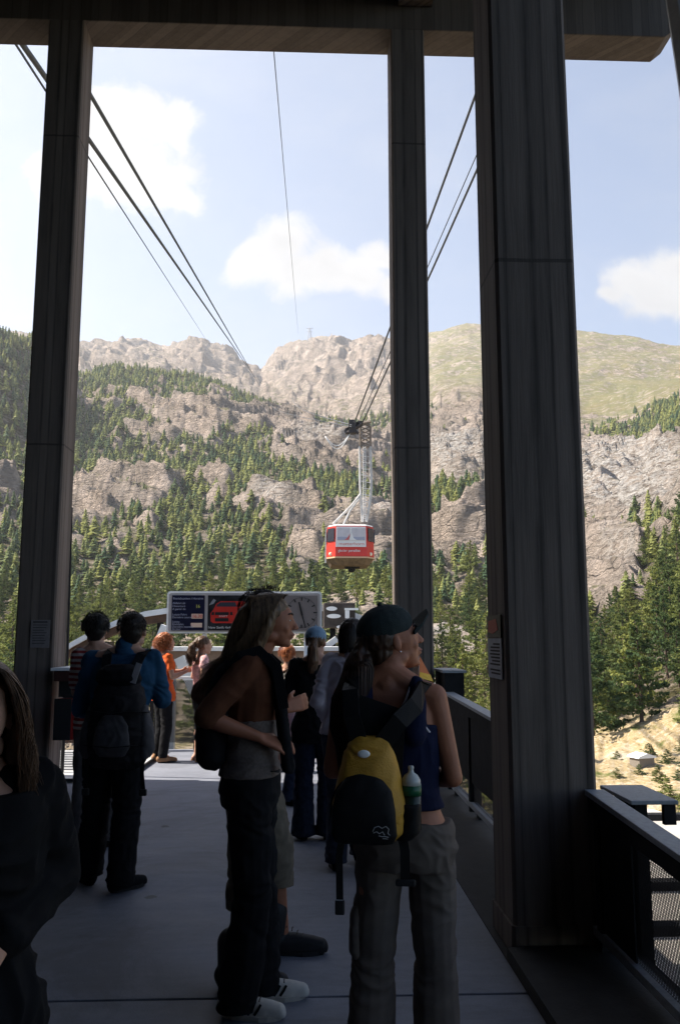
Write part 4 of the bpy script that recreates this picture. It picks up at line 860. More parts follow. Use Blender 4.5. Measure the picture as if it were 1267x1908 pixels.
r = empty('red_wall_box', at(125, 1340, 8.9), 0, 'red metal box with black front fixed low on the left pillar', 'box')
a_, b_ = at(103, 1378, 8.85), at(135, 1302, 8.85)
G().box(a_[0], b_[0] + .10, 8.80, 9.35, a_[2], b_[2]).build('body', mat('red_box_paint', (.36, .018, .014), .5), r, bevel=.012)
G().box(a_[0] - .004, b_[0] + .012, 8.785, 8.8, a_[2], b_[2] + .004).build('front', M_BLACK, r); G().box(a_[0] + .05, b_[0] + .04, 8.9, 9.2, b_[2] + .005, b_[2] + .03).build('lid', M_DARK, r)
r = empty('control_box', at(120, 1258, 9.0), 0, 'dark control box with a bright lid above the red box on the left pillar', 'box')
a_, b_ = at(100, 1270, 8.9), at(139, 1250, 8.9)
G().box(a_[0], b_[0], 8.9, 9.4, a_[2], b_[2]).build('casing', mat('maroon_steel', (.05, .015, .012), .6), r, bevel=.008); G().box(a_[0] - .02, b_[0] + .02, 8.86, 9.9, b_[2] + .002, b_[2] + .03).build('lid', M_WHITE, r)
q = at(120, 1302, 8.9); G().box(a_[0] + .03, a_[0] + .2, 9.0, 9.3, q[2] + .01, a_[2] - .001).build('neck', M_BLACK, r)
r = empty('antenna_pole', at(128, 1250, 10.1), 0, 'thin black upright pole with short pegs beside the left pillar', 'pole')
A, B = Vector(at(124, 1268, 10.1)), Vector(at(134, 946, 10.1)); G().tube([(A.x, A.y, .0), tuple(A), tuple(B)], [.022, .022, .016], 8).build('mast', M_BLACK, r)
g = G()
for k in range(5): p = A.lerp(B, .15 + .16 * k); g.tube([p + Vector((-.07, 0, 0)), p], .009, 5)
g.build('pegs', M_BLACK, r)
# ribbed metal ramp at the left edge of the platform end
r = empty('metal_ramp', (-2.2, 10.4, 0), 0, 'ribbed metal ramp plate with dark rim on the floor beside the left pillar', 'ramp')
g = G().prism([(-2.62, 9.57), (-2.25, 9.57), (-1.95, 10.1), (-1.9, 12.0), (-3.6, 12.0), (-3.6, 9.57)], lambda u, v, k: (u, v, (.002, .03)[k])); g.build('plate', mat('pale_metal', (.50, .50, .50), .5, nscale=6, namt=.15), r)
g = G()
for k in range(8): y = 10.25 + k * .21; g.box(-3.5, -2.0, y, y + .07, .031, .045)
g.build('ribs', M_GREY, r); G().tube([(-3.6, 9.55, .03), (-2.25, 9.55, .03), (-1.93, 10.1, .03), (-1.88, 12, .03)], .018, 6).build('rim', M_BLACK, r)
# ------------------------------------------------------------------ people
def v3(*a): return Vector(a)
class Blob:
    """closed round shapes that a voxel remesh fuses into one continuous skin"""
    def __init__(s): s.V = []; s.F = []
    def _add(s, V, Fc): b = len(s.V); s.V += V; s.F += [tuple(i + b for i in f) for f in Fc]
    def ell(s, c, r, M=None, n=18, m=12):
        g = G().ball((0, 0, 0), r, n, m); M = M or Matrix.Identity(4)
        s._add([M @ (Vector(c) + Vector(v)) for v in g.V], g.F); return s
    def chain(s, pts, rs, n=14, flat=None):
        """tapering limb through pts; a round ball at every joint keeps it smooth. flat = (axis, factor) squashes the section"""
        pts = [Vector(p) for p in pts]
        for i, (p, r) in enumerate(zip(pts, rs)):
            if flat is None: s.ell(p, (r, r, r), None, n, 9)
        g = G()
        if flat is None:
            for a, b, ra, rb in zip(pts, pts[1:], rs, rs[1:]):
                if (b - a).length > 1e-4: g.tube([a, b], [ra, rb], n)
            s._add([Vector(v) for v in g.V], g.F)
        return s
    def loft(s, rings, n=28, M=None):
        """rings: (x, y, z, rx, ry[, tilt]); sections parallel to the ground, closed with domes"""
        V = []; Fc = []
        for q in rings:
            x, y, z, rx, ry = q[:5]; rot = q[5] if len(q) > 5 else 0
            for k in range(n):
                a = 2 * math.pi * k / n; e = .85; cx = math.copysign(abs(math.cos(a)) ** e, math.cos(a)) * rx; cy = math.copysign(abs(math.sin(a)) ** e, math.sin(a)) * ry
                V.append(Vector((x + cx * math.cos(rot) - cy * math.sin(rot), y + cx * math.sin(rot) + cy * math.cos(rot), z)))
        m = len(rings)
        for i in range(m - 1):
            for k in range(n): k2 = (k + 1) % n; Fc.append((i * n + k, i * n + k2, (i + 1) * n + k2, (i + 1) * n + k))
        Fc.append(tuple(range(n))[::-1]); Fc.append(tuple((m - 1) * n + k for k in range(n)))
        if M: V = [M @ v for v in V]
        s._add(V, Fc); return s
    def skin(s, name, mat_, parent, voxel=.007, smooth=3, fold=0.0, ffreq=(9, 9, 22), seed=0, cut=None, decimate=None, post=None):
        me = bpy.data.meshes.new(name); me.from_pydata([tuple(v) for v in s.V], [], s.F); o = bpy.data.objects.new(name, me); COL.objects.link(o)
        m = o.modifiers.new('r', 'REMESH'); m.mode = 'VOXEL'; m.voxel_size = voxel; m.use_smooth_shade = True
        if smooth: m = o.modifiers.new('s', 'SMOOTH'); m.factor = .5; m.iterations = smooth
        bpy.context.view_layer.update(); dg = bpy.context.evaluated_depsgraph_get(); me2 = bpy.data.meshes.new_from_object(o.evaluated_get(dg)); bpy.data.objects.remove(o); bpy.data.meshes.remove(me)
        n = len(me2.vertices); co = np.empty(n * 3); me2.vertices.foreach_get('co', co); co = co.reshape(-1, 3)
        if fold or post:
            no = np.empty(n * 3); me2.vertex_normals.foreach_get('vector', no); no = no.reshape(-1, 3)
            if fold:
                x, y, z = co.T * np.array(ffreq)[:, None]; w = pn(x * .5 + 5 + seed, y * .5, z * .35) * 1.6
                f = 1 - np.abs(pn(x + w, y + seed, z + w * 1.5)) * 2.2; f2 = pn(x * 2.3 + seed, y * 2.3, z * 2.1 + w)
                co = co + no * (fold * (f - .35) + fold * .35 * f2)[:, None]
            if post: co = post(co, no)
            me2.vertices.foreach_set('co', co.ravel())
        me2.polygons.foreach_set('use_smooth', [True] * len(me2.polygons)); me2.update()
        me2.name = name; o = bpy.data.objects.new(name, me2); COL.objects.link(o); me2.materials.clear(); me2.materials.append(mat_); o.parent = parent
        return o
def RZ(a): return Matrix.Rotation(R(a), 4, 'Z')
def headM(c, yaw, pitch, roll=0): return Matrix.Translation(c) @ Matrix.Rotation(R(yaw), 4, 'Z') @ Matrix.Rotation(R(pitch), 4, 'X') @ Matrix.Rotation(R(roll), 4, 'Y')

M_SKIN = mat('skin', (.46, .25, .17), .55, nscale=14, namt=.10, bump=.15, bscale=220); M_SKINT = mat('tanned_skin', (.36, .14, .075), .55, nscale=14, namt=.12, bump=.15, bscale=220)
def cloth(name, c, rough=.9, na=.2, sc=18, weave=420): return mat(name, c, rough, 0, sc, na, .35, weave, spec=.15)
def hair_mat(name, c1, c2):
    m = bpy.data.materials.new(name); m.use_nodes = True; t = NT(m.node_tree); b = t.n['Principled BSDF']; tcn = t.new('ShaderNodeTexCoord')
    n = t.noise(t.mapping(tcn.outputs['Object'], (90, 90, 5)), 1, 4, .6); t.link(t.mix(t.mapr(n, .35, .65), c1, c2), b.inputs['Base Color']); b.inputs['Roughness'].default_value = .45; b.inputs['Specular IOR Level'].default_value = .35
    bn = t.new('ShaderNodeBump'); bn.inputs['Strength'].default_value = .5; bn.inputs['Distance'].default_value = .004; t.link(n, bn.inputs['Height']); t.link(bn.outputs[0], b.inputs['Normal']); return m
H_DARK = hair_mat('dark_brown_hair', (.012, .008, .006), (.04, .025, .018)); H_BLACK = hair_mat('black_hair', (.006, .005, .005), (.022, .017, .015)); H_BLOND = hair_mat('dark_blond_hair', (.055, .030, .016), (.25, .15, .08)); H_RED = hair_mat('red_hair', (.22, .06, .02), (.48, .16, .05)); H_BROWN = hair_mat('brown_hair', (.05, .025, .014), (.16, .085, .045))

def head_shapes(b, M, s=1.0, nose=1.0):
    e = lambda c, r: b.ell(Vector(c) * s, tuple(q * s for q in r), M)
    e((0, -.012, .040), (.077, .096, .080)); e((0, .022, .010), (.070, .078, .085)); e((0, .030, -.040), (.056, .060, .062)); e((0, .048, -.082), (.036, .036, .028)); e((0, .070, -.098), (.020, .016, .013))
    e((0, .080, .028), (.048, .014, .012)); e((.034, .066, -.028), (.020, .018, .022)); e((-.034, .066, -.028), (.020, .018, .022))
    for k in range(5): f = k / 4; e((0, .089 + .024 * f * nose, .016 - .042 * f), (.0075 + .0035 * f, .009 + .002 * f, .009))
    e((.011, .104, -.030), (.007, .007, .006)); e((-.011, .104, -.030), (.007, .007, .006))
    e((0, .092, -.052), (.022, .009, .0065)); e((0, .090, -.066), (.019, .010, .007)); e((0, .080, -.056), (.026, .014, .018))
    for sx in (-1, 1):
        e((sx * .077, -.008, -.006), (.008, .017, .028)); e((sx * .050, -.005, -.060), (.018, .036, .026))
def hand(b, W, d, palm, side, s=1.0, curl=.5, spread=.0):
    """palm of five jointed fingers; d = pointing direction, palm = palm normal, side = +1 when the thumb is on d x palm side"""
    d = Vector(d).normalized(); p = Vector(palm); p = (p - d * p.dot(d)).normalized(); t_ = d.cross(p) * side; W = Vector(W)
    c = W + d * .045 * s
    for f in (-.028, -.010, .010, .028): b.chain([W + t_ * f * .6 * s, W + d * .085 * s + t_ * f * s], [.014 * s, .0125 * s], 8)
    for f, L_, r in ((.033, .072, .0088), (.012, .080, .0092), (-.010, .075, .0088), (-.031, .060, .0078)):
        q = W + d * .088 * s + t_ * f * s; dd = (d + t_ * f * spread * 10).normalized(); pts = [q]; a = 0
        for seg in (.45, .32, .23):
            a += curl * .9; dr = dd * math.cos(a) + p * math.sin(a); q = q + dr * L_ * seg * s; pts.append(q)
        b.chain(pts, [r * s, r * s * .97, r * s * .9, r * s * .8], 8)
    q = W + d * .022 * s + t_ * .022 * s; d2 = (d * .62 + t_ * .72 + p * .30).normalized(); q2 = q + d2 * .036 * s; d3 = (d * .85 + t_ * .25 + p * .42 * (1 + curl)).normalized()
    b.chain([q, q2, q2 + d3 * .03 * s, q2 + d3 * .052 * s], [.0135 * s, .0112 * s, .0098 * s, .008 * s], 8)
def strands(name, mat_, parent, gens, n, r=.0016, seed=0, seg=9, sides=3):
    """gens(u, rnd) -> list of points of one lock; builds n thin tapering hairs as one mesh"""
    rnd = random.Random(seed); g = G()
    for i in range(n):
        pts = gens(i / n, rnd); m = len(pts); g.tube(pts, [r * (1 - .65 * (k / (m - 1)) ** 2) for k in range(m)], sides, False)
    return mk(name, g.V, g.F, mat_, parent, True, local=True)

class Person:
    """h = height; all points local: x right, y forward, z up"""
    def __init__(s, x, y, heading, h, label, group=None, fem=True, voxel=.008, skin=None, z=0.0):
        s.root = empty('person', (x, y, z), R(heading), label, 'person', group); s.h = h; s.fem = fem; s.vx = voxel; s.skinm = skin or M_SKIN; s.k = h / 1.70
        k = s.k; sw = (.165 if fem else .190) * k
        s.hip = [v3(-.088 * k, 0, .86 * k), v3(.088 * k, 0, .86 * k)]; s.knee = [v3(-.095 * k, .02 * k, .47 * k), v3(.095 * k, .02 * k, .47 * k)]; s.ank = [v3(-.10 * k, -.02 * k, .085 * k), v3(.10 * k, -.02 * k, .085 * k)]
        s.foot = [12, -12]; s.lean = 0.0; s.twist = 0.0
        s.sh = [v3(-sw, -.01 * k, 1.385 * k), v3(sw, -.01 * k, 1.385 * k)]; s.el = [v3(-sw - .045 * k, -.03 * k, 1.10 * k), v3(sw + .045 * k, -.03 * k, 1.10 * k)]; s.wr = [v3(-sw - .03 * k, .05 * k, .86 * k), v3(sw + .03 * k, .05 * k, .86 * k)]
        s.neck = v3(0, -.015 * k, 1.43 * k); s.hc = v3(0, .02 * k, 1.57 * k); s.hyaw = 0; s.hpitch = 0; s.hroll = 0; s.hs = 1.0 * (.94 + .06 * k); s.curl = [.45, .45]; s.palmn = [v3(1, 0, 0), v3(-1, 0, 0)]; s.shoes = True
        s.torso = [(.80, .150, .100), (.86, .168, .115), (.93, .160, .112), (1.00, .138, .098), (1.07, .128, .092), (1.15, .140, .102), (1.24, .158, .116), (1.32, .165, .108), (1.385, .150, .085), (1.42, .095, .065)] if fem else \
                  [(.80, .150, .105), (.86, .165, .118), (.93, .165, .118), (1.00, .158, .112), (1.07, .156, .110), (1.15, .168, .115), (1.24, .184, .122), (1.32, .190, .115), (1.385, .170, .090), (1.42, .10, .07)]
        s.spine = lambda z: (0.0, 0.0)      # sideways and forward drift of the trunk with height
    def rings(s, z0, z1, off=0.0, flare=0.0):
        k = s.k; T_ = s.torso; out = []
        zs = sorted(set([z0, z1] + [t[0] for t in T_ if z0 < t[0] < z1]))
        for z in zs:
            rx = np.interp(z, [t[0] for t in T_], [t[1] for t in T_]); ry = np.interp(z, [t[0] for t in T_], [t[2] for t in T_]); dx, dy = s.spine(z); fl = flare * max(0, (1.0 - z) / .3)
            out.append((dx * k, dy * k, z * k, (rx + off + fl) * k, (ry + off + fl) * k, R(s.twist) * max(0, (z - .95) / .45)))
        return out
    def body(s, arms=(True, True), legs=(True, True)):
        k = s.k; b = Blob(); b.loft(s.rings(.80, 1.42, -.008)); b.chain([s.neck + v3(0, 0, -.03 * k), s.hc + v3(0, -.025, -.07)], [.056 * k, .052 * k])
        b.chain([s.sh[0] * .55 + s.neck * .45, s.neck + v3(0, 0, .03)], [.05 * k, .045 * k]); b.chain([s.sh[1] * .55 + s.neck * .45, s.neck + v3(0, 0, .03)], [.05 * k, .045 * k])
        M = headM(s.hc, s.hyaw, s.hpitch, s.hroll); head_shapes(b, M, s.hs)
        for i in (0, 1):
            if arms[i]:
                a, e, w = s.sh[i], s.el[i], s.wr[i]; f = .9 if s.fem else 1.05
                b.chain([s.neck * .35 + a * .65, a, a.lerp(e, .35), a.lerp(e, .8), e, e.lerp(w, .3), e.lerp(w, .75), w], [.050 * k * f, .052 * k * f, .047 * k * f, .040 * k * f, .038 * k * f, .041 * k * f, .030 * k * f, .025 * k * f])
                hand(b, w + (w - e).normalized() * .012, (w - e), s.palmn[i], (-1, 1)[i] * getattr(s, 'thumb', (1, 1))[i], k * (.93 if s.fem else 1.03), s.curl[i])
            if legs[i]:
                h_, n_, a = s.hip[i], s.knee[i], s.ank[i]
                b.chain([h_ + v3(0, 0, .0), h_.lerp(n_, .4), n_, n_.lerp(a, .28) + v3(0, -.012, 0), n_.lerp(a, .75), a], [.082 * k, .074 * k, .052 * k, .054 * k, .036 * k, .034 * k])
                d = Vector((math.sin(R(-s.foot[i])), math.cos(R(s.foot[i])), 0)); q = Vector((a.x, a.y, .035 * k)); b.chain([a, q - d * .04 * k, q + d * .08 * k, q + d * .15 * k + v3(0, 0, -.01)], [.034 * k, .032 * k, .030 * k, .022 * k])
        s.b = b.skin('body', s.skinm, s.root, s.vx, 2); s.M = M; return s
    def eyes(s):
        for sx in (-1, 1):
            c = s.M @ (Vector((sx * .031, .078, .008)) * s.hs); G().ball(tuple(c), .0115 * s.hs, 12, 8).build('eye', mat('eye_white', (.6, .56, .52), .2), s.b, True, local=True)
            c2 = s.M @ (Vector((sx * .031, .0865, .008)) * s.hs); G().ball(tuple(c2), .0048 * s.hs, 8, 6).build('iris', mat('brown_iris', (.03, .018, .01), .2), s.b, True, local=True)
            bp = [s.M @ (Vector((sx * x, y, z)) * s.hs) for x, y, z in ((.014, .097, .034), (.030, .092, .040), (.048, .078, .034))]; G().tube(bp, [.003, .0042, .002], 6).build('eyebrow', H_DARK, s.b, True, local=True)
        lp = [s.M @ (Vector((x, y, z)) * s.hs) for x, y, z in ((-.022, .088, -.058), (-.01, .099, -.056), (0, .1005, -.058), (.01, .099, -.056), (.022, .088, -.058))]; G().tube(lp, [.001, .004, .0035, .004, .001], 6).build('lips', mat('lip_red', (.32, .10, .08), .45), s.b, True, local=True)
    def top(s, m_, z0=.86, z1=1.40, off=.012, sleeve=(.0, .0), fold=.004, flare=0.0, name='top', arm_r=.058, collar=False, extra=None, neck_cut=0.0, seed=0, hem=None, voxel=None):
        k = s.k; b = Blob(); b.loft(s.rings(z0, z1, off, flare))
        for i in (0, 1):
            sl = sleeve[i]; a, e, w = s.sh[i], s.el[i], s.wr[i]
            if sl > 0:
                f = 1 if s.fem else 1.1; r = arm_r * k * f; pts = [s.neck * .5 + a * .5 + v3(0, 0, -.03 * k), a]; rs = [r * 1.0, r]
                if sl <= 1: pts.append(a.lerp(e, sl)); rs.append(r * .98)
                else: pts += [a.lerp(e, .5), e, e.lerp(w, min(1, sl - 1))]; rs += [r * .96, r * .90, r * .70]
                b.chain(pts, rs)
        if collar: b.chain([s.neck + v3(0, 0, .01), s.neck + v3(0, .005, .045)], [.072 * k, .066 * k])
        if extra: extra(b)
        o = b.skin(name, m_, s.root, voxel or s.vx, 3, fold * k, (8, 8, 13), seed); s.topo = o; return o
    def pants(s, m_, z_top=.98, off=.013, w=(.098, .076, .080, .088), to=(1.0, 1.0), fold=.006, name='trousers', seed=3, drop=.03, voxel=None):
        """w = half widths at hip, knee, shin, hem; to = how far below the knee each leg reaches"""
        k = s.k; b = Blob(); b.loft(s.rings(.80, z_top, off))
        for i in (0, 1):
            h_, n_, a = s.hip[i], s.knee[i], s.ank[i]; t_ = to[i]; e = n_.lerp(a + v3(0, -.012, -drop * k), t_)
            b.chain([h_ + v3(0, -.005, -.02 * k), h_.lerp(n_, .5), n_, n_.lerp(e, .55), e], [w[0] * k, (w[0] * .55 + w[1] * .45) * k, w[1] * k, w[2] * k, w[3] * k])
        def post(co, no):
            zc = min(s.ank[0].lerp(s.knee[0], 1 - to[0]).z, s.ank[1].lerp(s.knee[1], 1 - to[1]).z) - drop * k
            co[:, 2] = np.maximum(co[:, 2], zc if to[0] > .6 else zc); return co
        return b.skin(name, m_, s.root, voxel or s.vx, 3, fold * k, (7, 7, 14), seed, post=post)
    def shoe(s, m_, sole=None, boot=False, parts=False, scale=1.0):
        k = s.k * scale
        for i in (0, 1):
            a = s.ank[i]; d = Vector((math.sin(R(-s.foot[i])), math.cos(R(s.foot[i])), 0)); n_ = Vector((d.y, -d.x, 0)); q = Vector((a.x, a.y, a.z - .085 * s.k)); b = Blob()
            up = v3(0, 0, 1)
            b.chain([q + up * .050 * k - d * .055 * k, q + up * .046 * k + d * .05 * k, q + up * .036 * k + d * .125 * k, q + up * .034 * k + d * .16 * k], [.038 * k, .037 * k, .036 * k, .030 * k])
            b.chain([q + up * .03 * k - d * .055 * k, q + up * .026 * k + d * .03 * k + n_ * .006, q + up * .026 * k + d * .11 * k, q + up * .026 * k + d * .165 * k], [.030 * k, .036 * k, .040 * k, .028 * k])
            if boot: b.chain([q + up * .06 * k - d * .03 * k, q + up * .165 * k - d * .03 * k], [.048 * k, .052 * k])
            else: b.chain([q + up * .07 * k - d * .03 * k, q + up * .085 * k - d * .03 * k], [.040 * k, .040 * k])
            def post(co, no): co[:, 2] = np.maximum(co[:, 2], q.z + .012); return co
            o = b.skin('shoe', m_, s.root, min(s.vx, .007), 2, post=post)
            poly = []
            for t_ in range(20):
                a_ = 6.2832 * t_ / 20; u = math.cos(a_); v = math.sin(a_); poly.append((u * .122 * k + .052 * k, v * (.040 + .008 * (u > 0)) * k))
            zz = q.z
            G().prism(poly, lambda u, v, kk: tuple(Vector((q.x, q.y, zz + (.002, .022)[kk])) + d * u + n_ * v)).build('sole', sole or M_BLACK, o, local=True)
            if boot or parts:
                g = G()
                for t_ in range(5): c = q + d * (.02 + .022 * t_) * k + up * (.108 - .012 * t_) * k; g.tube([c - n_ * .022 * k, c + up * .006, c + n_ * .022 * k], .003, 5)
                g.build('laces', mat('lace', (.05, .04, .03), .8), o, local=True)
            s.last_shoe = o
    def hat_cap(s, m_, brim=True, rise=0, bl=.075, bm=None):
        M = s.M; h = s.hs; b = Blob(); b.ell(Vector((0, -.008, .056)) * h, (.088 * h, .107 * h, .080 * h), M @ Matrix.Rotation(R(4), 4, 'X'))
        def post(co, no):
            Mi = np.array(M.inverted()); l = co @ Mi[:3, :3].T + Mi[:3, 3]; l[:, 2] = np.maximum(l[:, 2], .028 * h); Mf = np.array(M); return l @ Mf[:3, :3].T + Mf[:3, 3]
        o = b.skin('cap', m_, s.root, .006, 2, post=post)
        if brim:
            g = G(); poly = [(-.070, .0), (-.064, .040), (-.040, .066 + bl * .15), (0, bl + .0), (.040, .066 + bl * .15), (.064, .040), (.070, 0)]
            V = []
            for kk in (0, 1):
                for u, v in poly: V.append(M @ (Vector((u, .070 + v, .040 - 4.2 * u * u + rise * v - (.012 - .05 * v) * kk)) * h))
            n = len(poly); g.add(V, [tuple(range(n)), tuple(range(n, 2 * n))[::-1]] + [(i, (i + 1) % n, n + (i + 1) % n, n + i)[::-1] for i in range(n)]); g.build('brim', bm or m_, o, local=True)
        G().ball(tuple(M @ (Vector((0, -.008, .138)) * h)), .008, 8, 6).build('button', m_, o, True, local=True)
        return o
    def short_hair(s, m_, vol=.010, back=-.04, n=700, length=.035, seed=1):
        M = s.M; h = s.hs; b = Blob(); b.ell(Vector((0, -.020, .048)) * h, ((.080 + vol) * h, (.094 + vol) * h, (.080 + vol) * h), M); b.ell(Vector((0, -.050, .0)) * h, ((.070 + vol) * h, (.058 + vol) * h, (.072) * h), M); b.ell(Vector((0, -.060, back)) * h, (.058 * h, .040 * h, .045 * h), M)
        o = b.skin('hair', m_, s.root, .007, 2, .0015, (60, 60, 30), seed)
        def gen(u, r):
            a = r.uniform(0, 6.28); z = r.uniform(-.35, 1); q = math.sqrt(1 - z * z) if abs(z) < 1 else 0
            d = Vector((q * math.cos(a), q * math.sin(a) - .25, z)); 
            if d.y > .55 and z < .45: d.y = -d.y
            c = Vector((0, -.02, .045)); p = c + Vector((d.x * (.083 + vol), d.y * (.096 + vol), d.z * (.082 + vol)))
            dn = Vector((d.x * .5, d.y * .5 - .1, -.8 + d.z)).normalized(); return [M @ ((p + dn * length * t_ / 3 + Vector((r.uniform(-1, 1), r.uniform(-1, 1), r.uniform(-1, 1))) * .0016 * t_) * h) for t_ in range(4)]
        strands('hair_locks', m_, o, gen, n, .0017, seed)
        return o

def backpack(name, loc, heading, W_, D_, H_, m_main, m_pocket, label, strap_mat=None, pocket=True):
    """soft pack: rounded body, front pocket, lid, side strap tails; local +y is towards the wearer's back"""
    r = empty(name, loc, R(heading), label, 'backpack'); return r
def soft(name, rings, m_, par, voxel=.008, fold=.004, seed=0):
    b = Blob(); b.loft(rings, 32); return b.skin(name, m_, par, voxel, 4, fold, (10, 10, 16), seed)
def strip(name, pts, w, th, m_, par, nrm=(0, 1, 0)):
    """flat webbing strap through pts"""
    pts = [Vector(p) for p in pts]; V = []; n = len(pts); nrm = Vector(nrm)
    for i, p in enumerate(pts):
        t_ = (pts[min(i + 1, n - 1)] - pts[max(i - 1, 0)]).normalized(); s_ = t_.cross(nrm)
        s_ = s_.normalized() if s_.length > 1e-3 else Vector((1, 0, 0)); q = s_.cross(t_).normalized()
        V += [p - s_ * w - q * th, p + s_ * w - q * th, p + s_ * w + q * th, p - s_ * w + q * th]
    F_ = [(0, 1, 2, 3)[::-1], tuple(4 * (n - 1) + k for k in range(4))]
    for i in range(n - 1):
        for k in range(4): F_.append((4 * i + k, 4 * i + (k + 1) % 4, 4 * i + 4 + (k + 1) % 4, 4 * i + 4 + k))
    return mk(name, V, F_, m_, par, False, local=True)
C_BLACK = cloth('black_cloth', (.010, .010, .012)); C_NAVY = cloth('navy_cotton', (.008, .011, .036)); C_JEANS = cloth('dark_denim', (.022, .030, .055), .9, .35, 30); C_BLUE = cloth('blue_shirt', (.022, .075, .145), .85, .15, 10)
C_TAUPE = cloth('taupe_trousers', (.13, .105, .09), .9, .15, 9); C_KHAKI = cloth('khaki', (.16, .13, .095)); C_BROWN = cloth('rust_brown_knit', (.13, .050, .026), .95, .15, 20); C_GREY = cloth('heather_grey', (.16, .13, .115), .95, .25, 90)
C_LILAC = cloth('lilac_white_shirt', (.52, .47, .54), .85, .1, 9); C_ORANGE = cloth('orange_top', (.75, .13, .03), .8, .15, 9); C_PINK = cloth('pink_white_print', (.75, .42, .42), .8, .35, 35); C_WHITE = cloth('white_shirt', (.75, .72, .68), .8, .06)
def striped(name, a_, b_, per):
    m = bpy.data.materials.new(name); m.use_nodes = True; t = NT(m.node_tree); b = t.n['Principled BSDF']; tcn = t.new('ShaderNodeTexCoord'); s_ = t.new('ShaderNodeSeparateXYZ'); t.link(tcn.outputs['Object'], s_.inputs[0])
    f = t.math('GREATER_THAN', t.math('FRACT', t.math('DIVIDE', s_.outputs[2], per)), .5); t.link(t.mix(f, a_, b_), b.inputs['Base Color']); b.inputs['Roughness'].default_value = .9; return m
# ---- 1 woman at the left edge, facing the viewer
p = Person(-.722, 1.92, 201, 1.50, 'woman with wavy brown hair and dark jacket at left edge, facing the camera', voxel=.0055)
k = p.k; p.el[0] = v3(-.200, -.08, 1.02); p.wr[0] = v3(-.08, .13, .95); p.sh[0] = v3(-.135, -.01, 1.225); p.palmn = [v3(.3, -1, -.3), v3(-.3, -1, -.3)]; p.el[1] = v3(.25, -.03, 1.0); p.wr[1] = v3(.17, .14, .86); p.curl = [.7, .7]
p.hc = v3(0, .02, 1.375); p.neck = v3(0, -.02, 1.25); p.hpitch = -4; p.body(legs=(True, True)).eyes()
p.top(cloth('charcoal_jacket', (.006, .006, .007)), .72, 1.385, .030, (1.93, 1.93), .010, .03, 'jacket', .070, collar=True); p.pants(C_BLACK, 1.0, .014); p.shoe(C_BLACK)
def gen1(side):
    def f(u, r):
        a = r.uniform(-.35, 1.25); sx = side; rad = r.uniform(.9, 1.12); st = Vector((r.uniform(-.02, .02), .03 - a * .07, .122)); out = []
        ph = r.uniform(0, 6.28); fl = r.uniform(.6, 1.25); L_ = r.uniform(.26, .40)
        for t_ in np.linspace(0, 1, 13):
            x = sx * (.012 + .083 * math.sin(min(1, t_ * 2.2) * 1.5708) * rad + .05 * fl * max(0, t_ - .35)); z = .125 - .03 * t_ - (L_) * max(0, t_ - .12) ** 1.05 ; y = .045 - a * .085 - .02 * t_
            w_ = .010 * math.sin(t_ * 15 + ph) * t_; out.append(p.M @ Vector((x + w_, y + w_ * .8 + .006 * math.sin(t_ * 9 + ph * 2), z)))
        return out
    return f
b = Blob(); b.ell((0, -.028, .050), (.088, .098, .084), p.M); b.ell((0, -.075, -.08), (.085, .045, .16), p.M)
for sx in (-1, 1): b.chain([p.M @ Vector((sx * .080, -.02, .03)), p.M @ Vector((sx * .092, -.02, -.07)), p.M @ Vector((sx * .105, -.02, -.17))], [.022, .026, .024])
hr = b.skin('hair', H_BROWN, p.root, .007, 1, .006, (40, 40, 9))
strands('hair_locks', H_BROWN, hr, gen1(-1), 2000, .0012, 3, sides=3); strands('hair_locks', H_BROWN, hr, gen1(1), 1300, .0012, 4)
# ---- 2 man in the blue shirt with a trekking pack
p = Person(-1.225, 5.68, -4, 1.72, 'man in a blue shirt and black trousers wearing a large grey and black backpack', fem=False, voxel=.008)
p.spine = lambda z: (max(0, (z - .9)) * .13, 0); p.ank = [v3(-.15, .06, .085), v3(.10, -.10, .085)]; p.knee = [v3(-.12, .06, .47), v3(.10, -.02, .47)]; p.foot = [35, -40]
p.sh = [v3(-.165, 0, 1.40), v3(.235, 0, 1.41)]; p.el = [v3(-.245, .04, 1.09), v3(.285, .07, 1.15)]; p.wr = [v3(-.10, .22, 1.02), v3(.24, .29, 1.12)]; p.neck = v3(.055, -.01, 1.45); p.hc = v3(.095, .03, 1.585); p.hyaw = -6; p.hpitch = 4
p.body(); p.top(C_BLUE, .84, 1.43, .022, (1.9, 1.9), .008, .01, 'shirt', .059, collar=True, seed=4); p.pants(C_BLACK, 1.0, .016, (.108, .088, .088, .086), fold=.008); p.shoe(C_BLACK); p.short_hair(H_DARK, .004, n=900, length=.016)
r = empty('backpack', (-1.16, 5.50, .75), R(-6), 'large grey and black trekking backpack worn by the man in the blue shirt', 'backpack')
soft('body', [(0, 0, .0, .15, .07), (0, -.02, .05, .185, .10), (0, -.03, .2, .19, .115), (0, -.03, .36, .175, .11), (0, -.02, .48, .15, .10), (0, -.01, .55, .10, .07)], cloth('charcoal_nylon', (.022, .020, .022), .7, .3, 8), r, .008, .007)
soft('lid', [(0, -.03, .50, .11, .08), (0, -.04, .54, .145, .105), (0, -.04, .60, .125, .09), (0, -.03, .63, .08, .05)], C_BLACK, r, .008, .005)
for sx in (-1, 1): soft('side_pocket', [(sx * .175, -.03, .06, .03, .05), (sx * .19, -.03, .12, .045, .065), (sx * .18, -.03, .26, .04, .06), (sx * .165, -.03, .38, .02, .04)], cloth('grey_nylon', (.085, .080, .085), .7, .2, 12), r, .008, .005, seed=sx)
